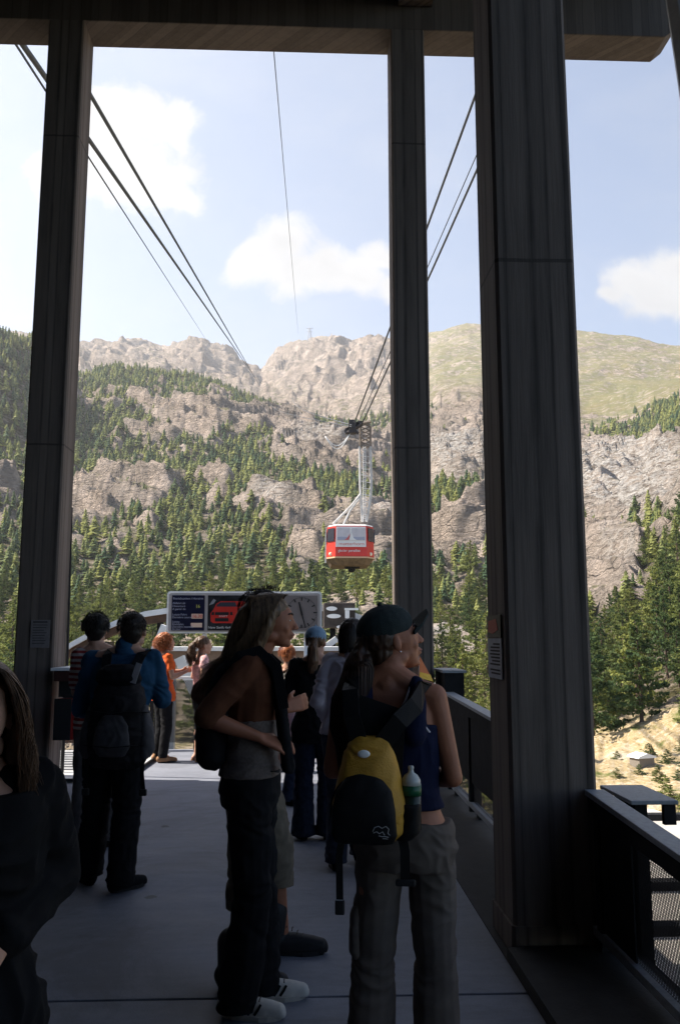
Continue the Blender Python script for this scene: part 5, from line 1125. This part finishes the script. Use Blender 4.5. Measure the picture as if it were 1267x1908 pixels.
soft('front_pocket', [(0, -.13, .08, .08, .02), (0, -.145, .14, .115, .035), (0, -.14, .26, .10, .03), (0, -.13, .33, .06, .015)], cloth('grey_nylon', (.05, .045, .05)), r, .008, .004)
for sx in (-1, 1):
    strip('shoulder_strap', [(sx * .09, -.03, .60), (sx * .11, .05, .69), (sx * .12, .14, .705), (sx * .13, .22, .66), (sx * .14, .25, .5)], .03, .006, C_BLACK, r)
    strip('strap_tail', [(sx * .17, -.06, .06), (sx * .175, -.07, -.03), (sx * .18, -.05, -.12)], .012, .002, C_BLACK, r); G().box(sx * .18 - .022, sx * .18 + .022, -.065, -.04, -.16, -.12).build('buckle', M_BLACK, r, bevel=.006, local=True)
strip('pale_tag', [(.11, -.11, .52), (.13, -.11, .59), (.145, -.105, .64)], .018, .003, mat('reflective_grey', (.35, .33, .34), .5), r)
for z_ in (.14, .34): strip('compression_strap', [(-.2, -.06, z_), (-.12, -.155, z_ + .01), (0, -.18, z_), (.12, -.155, z_ + .01), (.2, -.06, z_)], .012, .002, C_BLACK, r, (0, 0, 1))
# ---- 3 striped shirt person behind
p = Person(-1.575, 6.75, 6, 1.73, 'dark-haired person in red and white striped shirt behind the man in blue', fem=False, voxel=.009)
p.hc = v3(-.055, .02, 1.60); p.neck = v3(-.04, -.015, 1.455); p.sh = [v3(-.17, 0, 1.41), v3(.17, 0, 1.41)]; p.el[0] = v3(-.19, .05, 1.13); p.wr[0] = v3(-.10, .22, 1.08); p.foot = [20, -10]; p.ank[0] = v3(-.07, -.25, .085); p.knee[0] = v3(-.09, -.08, .47); p.body(); p.top(striped('red_white_stripes', (.24, .02, .02), (.42, .36, .34), .042), .84, 1.42, .018, (.75, .75), .006, .01, 'shirt'); p.pants(cloth('grey_trousers', (.10, .09, .09)), .98, .014); p.shoe(C_BLACK); p.short_hair(H_BLACK, .012, n=900, length=.030, seed=6)
# ---- 4 red-haired woman
p = Person(-1.80, 11.1, -58, 1.60, 'woman with curly red hair in an orange top at the sunlit railing', voxel=.009)
p.el = [v3(-.20, .06, 1.10), v3(.20, .03, 1.05)]; p.wr = [v3(-.06, .26, 1.12), v3(.12, .26, 1.12)]; p.hpitch = 8; p.body(); p.top(C_ORANGE, .80, 1.33, .02, (.5, .5), .008, .03, 'top', collar=False); p.pants(C_BLACK, .95, .012, (.098, .074, .066, .060), (.97, .97)); p.shoe(cloth('tan_leather', (.36, .20, .11)))
b = Blob(); b.ell((0, -.03, .045), (.100, .108, .092), p.M); b.ell((0, -.06, -.02), (.096, .07, .085), p.M); hr = b.skin('hair', H_RED, p.root, .008, 1, .014, (30, 30, 30))
def curls(M, rx, ry, rz, c, L_=.05):
    def f(u, r):
        a = r.uniform(0, 6.28); z = r.uniform(-.8, 1); q = math.sqrt(1 - z * z); d = Vector((q * math.cos(a), q * math.sin(a), z))
        if d.y > .45 and z < .5: d.y = -d.y
        pp = Vector(c) + Vector((d.x * rx, d.y * ry, d.z * rz)); ph = r.uniform(0, 6.28); return [M @ (pp + d * .006 * i + Vector((.011 * math.cos(ph + i * 1.7), .011 * math.sin(ph + i * 1.7), -L_ * i / 7))) for i in range(8)]
    return f
strands('hair_locks', H_RED, hr, curls(p.M, .10, .108, .09, (0, -.03, .04)), 500, .0028, 8)
# ---- 5 ponytail woman at the railing
p = Person(-1.33, 11.15, -66, 1.56, 'woman with brown ponytail, pink printed top, black capri trousers and sandals at the railing', voxel=.009)
p.el = [v3(-.21, -.05, 1.04), v3(.19, -.06, 1.03)]; p.wr = [v3(-.16, .22, 1.05), v3(.13, .16, 1.12)]; p.hpitch = 5; p.body(); p.top(C_PINK, .86, 1.31, .012, (.35, .35), .006, .01, 'top'); p.pants(C_BLACK, .93, .012, (.098, .066, .06, .062), (.42, .42)); 
for i in (0, 1):
    a = p.ank[i]; G().prism([(math.cos(t_) * .05, math.sin(t_) * .12) for t_ in np.linspace(0, 6.1, 16)], lambda u, v, kk: (a.x + u, a.y + .05 + v, (.002, .02)[kk])).build('sandal', cloth('tan_leather', (.36, .20, .11)), p.root, local=True)
b = Blob(); b.ell((0, -.02, .045), (.084, .102, .086), p.M); b.chain([p.M @ Vector((0, -.11, .05)), p.M @ Vector((0, -.16, .0)), p.M @ Vector((0, -.15, -.10)), p.M @ Vector((0, -.13, -.17))], [.028, .042, .046, .02]); hr = b.skin('hair', H_BROWN, p.root, .008, 1, .008, (30, 30, 14))
strands('hair_locks', H_BROWN, hr, curls(p.M, .045, .05, .10, (0, -.15, -.06), .08), 240, .0025, 9)
# ---- 6 tall woman in profile with long fair hair
p = Person(-.228, 3.87, -94, 1.75, 'tall woman in profile with long fair hair, brown top and flared black trousers', voxel=.006, skin=M_SKINT)
k = p.k; p.spine = lambda z: (0, -.01 + .05 * max(0, z - 1.15)); p.sh = [v3(-.16, .02, 1.43), v3(.155, -.005, 1.43)]; p.el = [v3(-.24, -.12, 1.20), v3(.215, -.175, 1.215)]; p.wr = [v3(-.16, .06, 1.12), v3(.150, .045, 1.13)]; p.palmn = [v3(.6, -.2, -1), v3(-.7, -.1, -.8)]; p.curl = [.35, .45]
p.hc = v3(0, .075, 1.615); p.neck = v3(0, -.0, 1.475); p.hyaw = 2; p.hpitch = 1; p.ank = [v3(-.09, .05, .085), v3(.09, -.03, .085)]; p.foot = [4, -6]; p.body().eyes()
p.top(C_BROWN, 1.10, 1.40, .014, (.96, .96), .004, 0, 'brown_top', .056, seed=5); p.top(C_GREY, .93, 1.16, .018, (0, 0), .005, .01, 'grey_hem')
p.pants(C_BLACK, .965, .012, (.096, .076, .084, .080), fold=.008, drop=.05)
p.shoe(mat('white_leather', (.62, .58, .52), .5, nscale=30, namt=.1), mat('pale_sole', (.5, .46, .4), .7), parts=True)
for o_ in [c for c in p.root.children if c.name.startswith('shoe')]:
    pass
for i in (0, 1):
    a = p.ank[i]; d = Vector((math.sin(R(-p.foot[i])), math.cos(R(p.foot[i])), 0)); n_ = Vector((d.y, -d.x, 0)); sh_ = [c for c in p.root.children if c.name.startswith('shoe')][i]
    for s_ in (-1, 1):
        for q in range(3): c = Vector((a.x, a.y, a.z - .085 * k)) + n_ * s_ * .0405 * k + d * (.030 + .026 * q) * k; strip('stripe', [c + v3(0, 0, .028) - d * .012, c + v3(0, 0, .050) + d * .004 - n_ * s_ * .001, c + v3(0, 0, .068) + d * .014 - n_ * s_ * .006], .005, .003, C_BLACK, sh_, tuple(n_))
b = Blob(); b.ell((0, -.022, .052), (.086, .102, .084), p.M); b.ell((0, -.07, -.03), (.075, .05, .10), p.M)
b.chain([p.M @ Vector((0, -.09, .02)), p.M @ Vector((0, -.14, -.08)), p.M @ Vector((0, -.19, -.17))], [.070, .066, .045])
for sx in (-1, 1): b.chain([p.M @ Vector((sx * .070, .012, .05)), p.M @ Vector((sx * .080, -.012, -.02)), p.M @ Vector((sx * .078, -.06, -.11))], [.024, .028, .030])
hr = b.skin('hair', H_BLOND, p.root, .006, 1, .003, (50, 50, 12))
def gen6(u, r):
    sx = r.choice((-1, 1)); a = r.uniform(0, 1); e = r.uniform(0, 1); x1 = sx * (.035 + .052 * r.random()); ph = r.uniform(0, 6.28); L_ = r.uniform(.8, 1.12); out = []
    P_ = [Vector((sx * r.uniform(0, .020), .075 - .15 * a, .132 - .02 * abs(a - .4))), Vector((sx * .062, .055 - .15 * a, .115)), Vector((sx * (.088 + .004 * e), .015 - .10 * a, .045)), Vector((sx * .090, -.025 - .09 * a, -.05)), Vector((x1, -.105 - .085 * a, -.15 * L_)), Vector((x1 * .9 + r.uniform(-.02, .02), -.20 - .10 * a + r.uniform(-.03, .03), -.265 * L_ * r.uniform(.85, 1.1)))]
    for t_ in np.linspace(0, 4.999, 15):
        i = int(t_); f = t_ - i; q0 = P_[max(i - 1, 0)]; q1 = P_[i]; q2 = P_[i + 1]; q3 = P_[min(i + 2, 5)]
        pt = .5 * ((2 * q1) + (q2 - q0) * f + (2 * q0 - 5 * q1 + 4 * q2 - q3) * f * f + (3 * q1 - q0 - 3 * q2 + q3) * f ** 3); w_ = .003 * math.sin(t_ * 2.4 + ph); out.append(p.M @ (pt + Vector((w_, w_, 0))))
    return out
strands('hair_locks', H_BLOND, hr, gen6, 3600, .0010, 11)
r = empty('shoulder_bag', (-.40, 3.81, 1.15), 0, 'black soft shoulder bag on the back of the tall fair-haired woman', 'bag')
soft('body', [(0, 0, -.16, .035, .07), (0, 0, -.12, .066, .12), (.0, 0, .02, .072, .13), (.03, 0, .16, .060, .12), (.05, 0, .26, .045, .09), (.06, 0, .30, .02, .05)], C_BLACK, r, .007, .006)
strip('strap', [(.06, -.10, .24), (.12, -.125, .32), (.20, -.12, .345), (.28, -.12, .27), (.31, -.12, .1)], .022, .004, C_BLACK, r, (0, 1, 0))
strip('strap', [(.06, .10, .24), (.12, .125, .32), (.20, .12, .345), (.28, .12, .27)], .022, .004, C_BLACK, r, (0, 1, 0))
r = empty('hanging_scarf', (-.07, 3.77, 1.3), 0, 'long black scarf hanging down the front of the tall fair-haired woman', 'scarf')
g = Blob(); g.chain([(-.085, -.03, .16), (-.055, -.03, .10), (-.035, -.03, -.05), (-.015, -.02, -.2), (.0, -.02, -.30)], [.022, .024, .026, .026, .028]); g.skin('cloth', C_BLACK, r, .006, 3, .006, (20, 20, 10))
# ---- 7 man behind her in hiking boots
p = Person(-.27, 4.44, -93, 1.73, 'man with spiky dark hair, khaki breeches and laced hiking boots behind the tall woman', fem=False, voxel=.007, skin=M_SKINT)
p.hc = v3(0, .07, 1.665); p.neck = v3(0, .0, 1.50); p.ank = [v3(-.06, .16, .085), v3(.38, .0, .085)]; p.knee = [v3(-.08, .12, .50), v3(.24, .02, .49)]; p.hip = [v3(-.09, 0, .90), v3(.11, 0, .90)]; p.foot = [-2, -4]
p.el = [v3(-.25, -.29, 1.25), v3(.20, .02, 1.16)]; p.wr = [v3(-.20, -.20, 1.12), v3(.10, .17, 1.20)]; p.sh = [v3(-.19, -.06, 1.43), v3(.19, 0, 1.44)]; p.palmn = [v3(.7, .2, -.5), v3(-1, 0, 0)]
p.body().eyes(); p.top(cloth('brown_fleece', (.13, .062, .045)), .90, 1.42, .024, (1.55, 1.55), .007, .01, 'jacket', .068, collar=True, seed=8); p.pants(C_KHAKI, 1.0, .018, (.112, .092, .086, .080), (.42, .42), fold=.008, drop=.0)
p.shoe(mat('dark_boot_leather', (.016, .015, .017), .6, nscale=9, namt=.3), boot=True, scale=1.18); p.short_hair(H_DARK, .004, n=900, length=.014, seed=12)
def spikes(u, r):
    a = r.uniform(0, 6.28); q = r.uniform(0, .07); c = Vector((q * math.cos(a), q * math.sin(a) + .01, .135 - q * q * 5)); d = Vector((r.uniform(-.5, .5), r.uniform(-.6, .6), 1)).normalized(); return [p.M @ (c + d * .024 * t_ / 3 * r.uniform(.8, 1.1)) for t_ in range(4)]
strands('hair_locks', H_DARK, p.b, spikes, 110, .0014, 13)
# ---- 8, 9 children beyond
def child(x, y, hd, h, lab, m_top, hm, seed):
    p = Person(x, y, hd, h, lab, None, voxel=.008); kk = p.k; p.hs = .90; p.hc = v3(0, .015, 1.60 * kk); p.neck = v3(0, -.01, 1.44 * kk); p.body(); p.top(m_top, .85, 1.36, .02, (.6, .6), .006, .02, 'top'); p.pants(C_JEANS, .95, .014); p.shoe(C_BLACK)
    p.short_hair(hm, .010, n=500, length=.04, seed=seed); return p
child(-.20, 10.2, -40, 1.42, 'red-haired child in a white top in the sun near the railing', C_WHITE, H_RED, 14)
child(-.105, 8.3, -120, 1.20, 'small brown-haired child in a pink top beside the blue-capped woman', C_PINK, H_BROWN, 15)
# ---- 10 woman with the blue sun cap
p = Person(.085, 6.92, 2, 1.63, 'woman with blue cap, long ponytail, black vest and dark jeans seen from behind', voxel=.008)
p.el = [v3(-.215, .02, 1.10), v3(.215, .03, 1.10)]; p.wr = [v3(-.10, .20, 1.05), v3(.10, .22, 1.05)]; p.hyaw = -14; p.body(); p.top(C_BLACK, .76, 1.385, .026, (1.3, 1.3), .009, .03, 'vest', .066, seed=3); p.pants(C_JEANS, .95, .013, (.100, .078, .086, .100), fold=.008, drop=.05); p.shoe(C_BLACK)
p.hat_cap(mat('pale_blue_cotton', (.19, .30, .42), .9, nscale=30, namt=.12), bl=.055)
b = Blob(); b.ell((0, -.035, .03), (.080, .082, .075), p.M); b.chain([p.M @ Vector((0, -.10, .01)), p.M @ Vector((0, -.13, -.05)), p.M @ Vector((0, -.13, -.14)), p.M @ Vector((0, -.12, -.25))], [.034, .042, .046, .028]); hr = b.skin('hair', H_BROWN, p.root, .007, 1, .006, (40, 40, 10))
# ---- 11 woman with lilac shirt
p = Person(.30, 6.25, -8, 1.67, 'woman with dark bobbed hair in a creased pale lilac shirt and jeans', voxel=.008)
p.spine = lambda z: (max(0, z - .9) * .10, 0); p.el = [v3(-.20, -.06, 1.10), v3(.26, -.02, 1.10)]; p.wr = [v3(-.13, .08, .93), v3(.2, .16, 1.0)]; p.hc = v3(.045, .03, 1.555); p.neck = v3(.045, -.01, 1.42); p.sh = [v3(-.125, 0, 1.37), v3(.21, 0, 1.37)]; p.ank[0] = v3(-.05, -.25, .085); p.knee[0] = v3(-.06, -.05, .46); p.hyaw = -25
p.body(); p.top(C_LILAC, .88, 1.40, .028, (1.75, 1.75), .012, .01, 'shirt', .068, collar=True, seed=6); p.pants(C_JEANS, .96, .013, (.100, .076, .076, .078), fold=.008); p.shoe(C_BLACK)
b = Blob(); b.ell((0, -.02, .045), (.088, .106, .090), p.M); b.ell((0, -.05, -.045), (.090, .075, .070), p.M); hr = b.skin('hair', H_DARK, p.root, .007, 1, .005, (40, 40, 12))
def gen11(u, r):
    a = r.uniform(1.9, 7.5); d = Vector((math.cos(a), math.sin(a), 0)); 
    if d.y > .4: d.y = -d.y
    return [p.M @ Vector((d.x * q * .095, -.02 + d.y * q * .112, z)) for q, z in ((.05, .135), (.6, .115), (.95, .05), (1.02, -.02), (.98, -.075), (.85 + r.uniform(0, .1), -.115))]
strands('hair_locks', H_DARK, hr, gen11, 500, .002, 16)
# ---- 12 woman with the cap and the yellow backpack
p = Person(.345, 3.02, -10, 1.66, 'woman in dark peaked cap, navy tank top and taupe trousers, looking up right', voxel=.0055, skin=M_SKINT)
k = p.k; p.spine = lambda z: (-.11 * max(0, z - .9), 0); p.neck = v3(-.055, -.015, 1.405); p.hc = v3(-.045, .03, 1.535); p.hyaw = -66; p.hpitch = 15; p.sh = [v3(-.205, 0, 1.345), v3(.105, -.01, 1.345)]; p.el = [v3(-.255, .02, 1.09), v3(.165, -.005, 1.075)]; p.wr = [v3(-.06, .20, 1.08), v3(.04, .215, 1.045)]; p.foot = [15, -15]
p.ank = [v3(-.125, .0, .085), v3(.095, .0, .085)]; p.knee = [v3(-.115, .02, .46), v3(.095, .02, .46)]; p.palmn = [v3(0, -1, 0), v3(0, -1, .2)]; p.curl = [.6, .6]
p.body().eyes()
def straps(b):
    for x, x2 in ((-.145, -.135), (.035, .045)): b.chain([(x, -.095, 1.23), (x2, -.080, 1.33), (x2, -.035, 1.392), (x2, .035, 1.38), (x, .085, 1.28)], [.046, .036, .028, .026, .036])
p.top(C_NAVY, 1.0, 1.285, .010, (0, 0), .0035, 0, 'tank_top', extra=straps, seed=9, voxel=.005)
M_PIPE = mat('white_piping', (.55, .52, .56), .8)
tt = p.topo
G().tube([(-.125, -.064, 1.378), (-.112, -.100, 1.335), (-.085, -.120, 1.298), (-.050, -.128, 1.288), (-.012, -.122, 1.300), (.010, -.104, 1.335), (.026, -.066, 1.382), (.03, -.02, 1.41)], .0042, 6).build('neck_piping', M_PIPE, tt, True, local=True)
G().tube([(.065, -.075, 1.35), (.064, -.105, 1.30), (.070, -.108, 1.26), (.088, -.085, 1.235), (.103, -.05, 1.225), (.115, -.01, 1.225)], .0045, 6).build('arm_piping', M_PIPE, tt, True, local=True)
def pk(b): pass
tr_ = p.pants(C_TAUPE, .955, .014, (.084, .074, .082, .098), fold=.006, drop=.04, seed=12)
for sx in (-1,): b = Blob(); b.loft([(sx * .165, .02, .48, .018, .05), (sx * .17, .02, .51, .024, .07), (sx * .168, .02, .62, .022, .07), (sx * .165, .02, .65, .012, .055)]); b.skin('cargo_pocket', C_TAUPE, p.root, .006, 3, .004, (12, 12, 18))
p.shoe(C_BLACK)
capm = mat('dark_green_cap_cloth', (.022, .032, .032), .9, nscale=40, namt=.2, bump=.3, bscale=300)
cp_ = p.hat_cap(capm, bl=.092, rise=.42)
b = Blob(); b.ell((0, -.038, .02), (.081, .084, .070), p.M); b.ell((0, -.055, -.03), (.070, .060, .055), p.M)
tail = [p.M @ Vector((0, -.105, .015)), p.M @ Vector((.03, -.145, -.035)), v3(-.155, -.045, 1.44), v3(-.180, -.085, 1.34), v3(-.185, -.115, 1.24), v3(-.175, -.12, 1.16)]
b.chain(tail, [.026, .034, .038, .044, .040, .018]); H_12 = hair_mat('chestnut_hair', (.022, .011, .007), (.085, .040, .022)); hr = b.skin('hair', H_12, p.root, .006, 1, .006, (30, 30, 12))
def gen12(u, r):
    ph = r.uniform(0, 6.28); rr_ = r.uniform(.6, 1.15); out = []
    for t_ in np.linspace(0, 4.999, 16):
        i = int(t_); f = t_ - i; q = tail[i].lerp(tail[i + 1], f); w_ = np.interp(t_, [0, 1, 2, 3, 4, 5], [.022, .040, .050, .056, .054, .034]) * rr_; out.append(q + Vector((math.cos(ph + t_ * .5), math.sin(ph + t_ * .5), .2 * math.sin(ph * 2 + t_ * 3))) * w_)
    out[-1].z -= r.uniform(0, .07); return out
strands('hair_locks', H_12, hr, gen12, 1700, .0011, 21)
G().ball(tuple(p.M @ Vector((.079, -.004, -.035))), .004, 8, 6).build('earring', mat('silver', (.7, .7, .7), .2, 1.0), p.b, True, local=True)
# yellow and black day pack slung low on her back
r = empty('backpack', (.205, 2.80, .915), R(-8), 'yellow and black day pack on the back of the dark-capped woman', 'backpack')
C_YEL = mat('yellow_nylon', (.52, .27, .030), .6, nscale=12, namt=.14, bump=.4, bscale=140); C_PACK = cloth('black_nylon', (.009, .009, .010), .55)
soft('body', [(0, 0, .0, .085, .045), (0, -.005, .03, .115, .070), (0, -.01, .10, .116, .080), (0, -.005, .18, .105, .072), (0, .0, .26, .084, .055), (0, .005, .30, .064, .035), (0, .01, .318, .05, .02)], C_YEL, r, .006, .004, 3)
g = Blob(); g.loft([(-.012, -.058, .002, .090, .020), (-.012, -.068, .03, .103, .030), (-.012, -.074, .10, .100, .034), (-.012, -.070, .16, .088, .028), (-.012, -.062, .195, .062, .020), (-.012, -.056, .212, .03, .010)]); pkt = g.skin('front_pocket', C_PACK, r, .006, 3, .002, (12, 12, 12))
g = G().ball((-.012, -.060, .272), (.020, .006, .0125), 16, 8); g.build('oval_reflector', mat('reflector', (.92, .92, .90), .15, nscale=0), r, True, local=True)
G().tube([(-.012 + .104 * math.cos(a), -.055, .10 + .112 * math.sin(a)) for a in np.linspace(-.2, math.pi + .2, 22)], .0035, 6).build('zip', C_BLACK, pkt, True, local=True)
# stitched emblem, an outline of a small curled animal-like line drawing in pale thread
g = G()
for pts in ([(.03, .050), (.036, .062), (.048, .066), (.058, .060), (.070, .066), (.079, .058), (.076, .046), (.082, .040)], [(.032, .046), (.042, .050), (.050, .044), (.060, .050), (.066, .040)], [(.048, .038), (.058, .036), (.068, .036), (.078, .034)], [(.060, .030), (.068, .030), (.076, .029)]):
    g.tube([(x - .012, -.1115 + .06 * abs(x - .0) ** 1.0 * .18, z) for x, z in pts], .0010, 4)
g.build('emblem', mat('pale_thread', (.5, .5, .5), .7), pkt, local=True)
strip('shoulder_strap', [(.045, .0, .30), (.10, -.005, .37), (.150, .045, .415), (.170, .12, .462), (.178, .21, .470), (.175, .29, .40)], .030, .006, C_PACK, r, (0, 1, .3)); strip('shoulder_strap', [(-.03, .0, .30), (-.055, .005, .38), (-.065, .06, .46), (-.065, .14, .50), (-.06, .22, .48), (-.06, .30, .38)], .026, .006, C_PACK, r, (0, 1, .3))
strip('back_panel', [(.02, .045, .02), (.02, .05, .2), (.03, .045, .36), (.05, .05, .42)], .085, .012, C_PACK, r)
strip('strap_tail', [(-.085, .01, .02), (-.095, -.005, -.05), (-.093, -.005, -.18)], .011, .002, C_PACK, r); G().box(-.108, -.078, -.012, .004, -.225, -.18).build('buckle', M_BLACK, r, bevel=.005, local=True); G().box(-.104, -.082, -.010, .002, -.183, -.179).build('bar', M_GALV, r, local=True)
strip('strap_tail', [(.10, .015, .03), (.112, .0, -.03), (.112, .0, -.115)], .015, .002, C_PACK, r); G().box(.082, .145, -.010, .006, -.135, -.115).build('buckle', M_BLACK, r, bevel=.005, local=True)
soft('side_pocket', [(.105, .0, .005, .028, .035), (.125, .0, .03, .036, .042), (.130, .0, .10, .036, .042), (.130, .0, .115, .034, .040)], C_PACK, r, .006, .003)
rb = empty('water_bottle', (.338, 2.785, 1.01), 0, 'sports bottle with white dome cap and green band in the yellow pack', 'bottle')
G().tube([(0, 0, -.06), (0, 0, .045)], .031, 20).build('bottle_body', mat('dark_bottle', (.02, .035, .025), .25), rb, True, local=True); G().tube([(0, 0, .0451), (0, 0, .075)], .0325, 20).build('green_band', mat('green_band', (.012, .10, .045), .4), rb, True, local=True)
G().tube([(0, 0, .0752), (0, 0, .092), (0, 0, .106), (0, 0, .113), (0, 0, .122), (0, 0, .128), (0, 0, .134)], [.0315, .0295, .021, .010, .0075, .0095, .008], 20).build('cap', mat('white_plastic', (.50, .52, .50), .3), rb, True, local=True)
# folded bright leaflet held up in front of her shoulder
r = empty('folded_leaflet', (.47, 3.20, 1.42), 0, 'small folded orange and yellow leaflet above the shoulder of the dark-capped woman', 'leaflet')
a0, a1, a2, a3 = Vector(at(781, 1222, 3.2)), Vector(at(806, 1268, 3.22)), Vector(at(781, 1262, 3.16)), Vector(at(764, 1262, 3.24))
def tri(name, P_, m_): 
    n_ = (P_[1] - P_[0]).cross(P_[2] - P_[0]).normalized() * .0015; g = G(); g.add([q + n_ for q in P_] + [q - n_ for q in P_], [(0, 1, 2), (5, 4, 3), (0, 3, 4, 1), (1, 4, 5, 2), (2, 5, 3, 0)]); return g.build(name, m_, r)
tri('orange_face', [a0, a1, a2], mat('leaflet_orange', (.60, .15, .03), .6)); tri('white_face', [a0, a2 + Vector((-.002, 0, 0)), a3], mat('leaflet_white', (.75, .70, .62), .7))
y0_, y1_, y2_, y3_ = Vector(at(782, 1252, 3.150)), Vector(at(802, 1257, 3.20)), Vector(at(807, 1270, 3.20)), Vector(at(781, 1263, 3.150))
g = G(); n_ = Vector((0, .0015, 0)); g.add([y0_ + n_, y1_ + n_, y2_ + n_, y3_ + n_, y0_ - n_, y1_ - n_, y2_ - n_, y3_ - n_], [(0, 1, 2, 3), (7, 6, 5, 4), (0, 4, 5, 1), (1, 5, 6, 2), (2, 6, 7, 3), (3, 7, 4, 0)]); g.build('yellow_edge', mat('leaflet_yellow', (.85, .50, .05), .6), r)
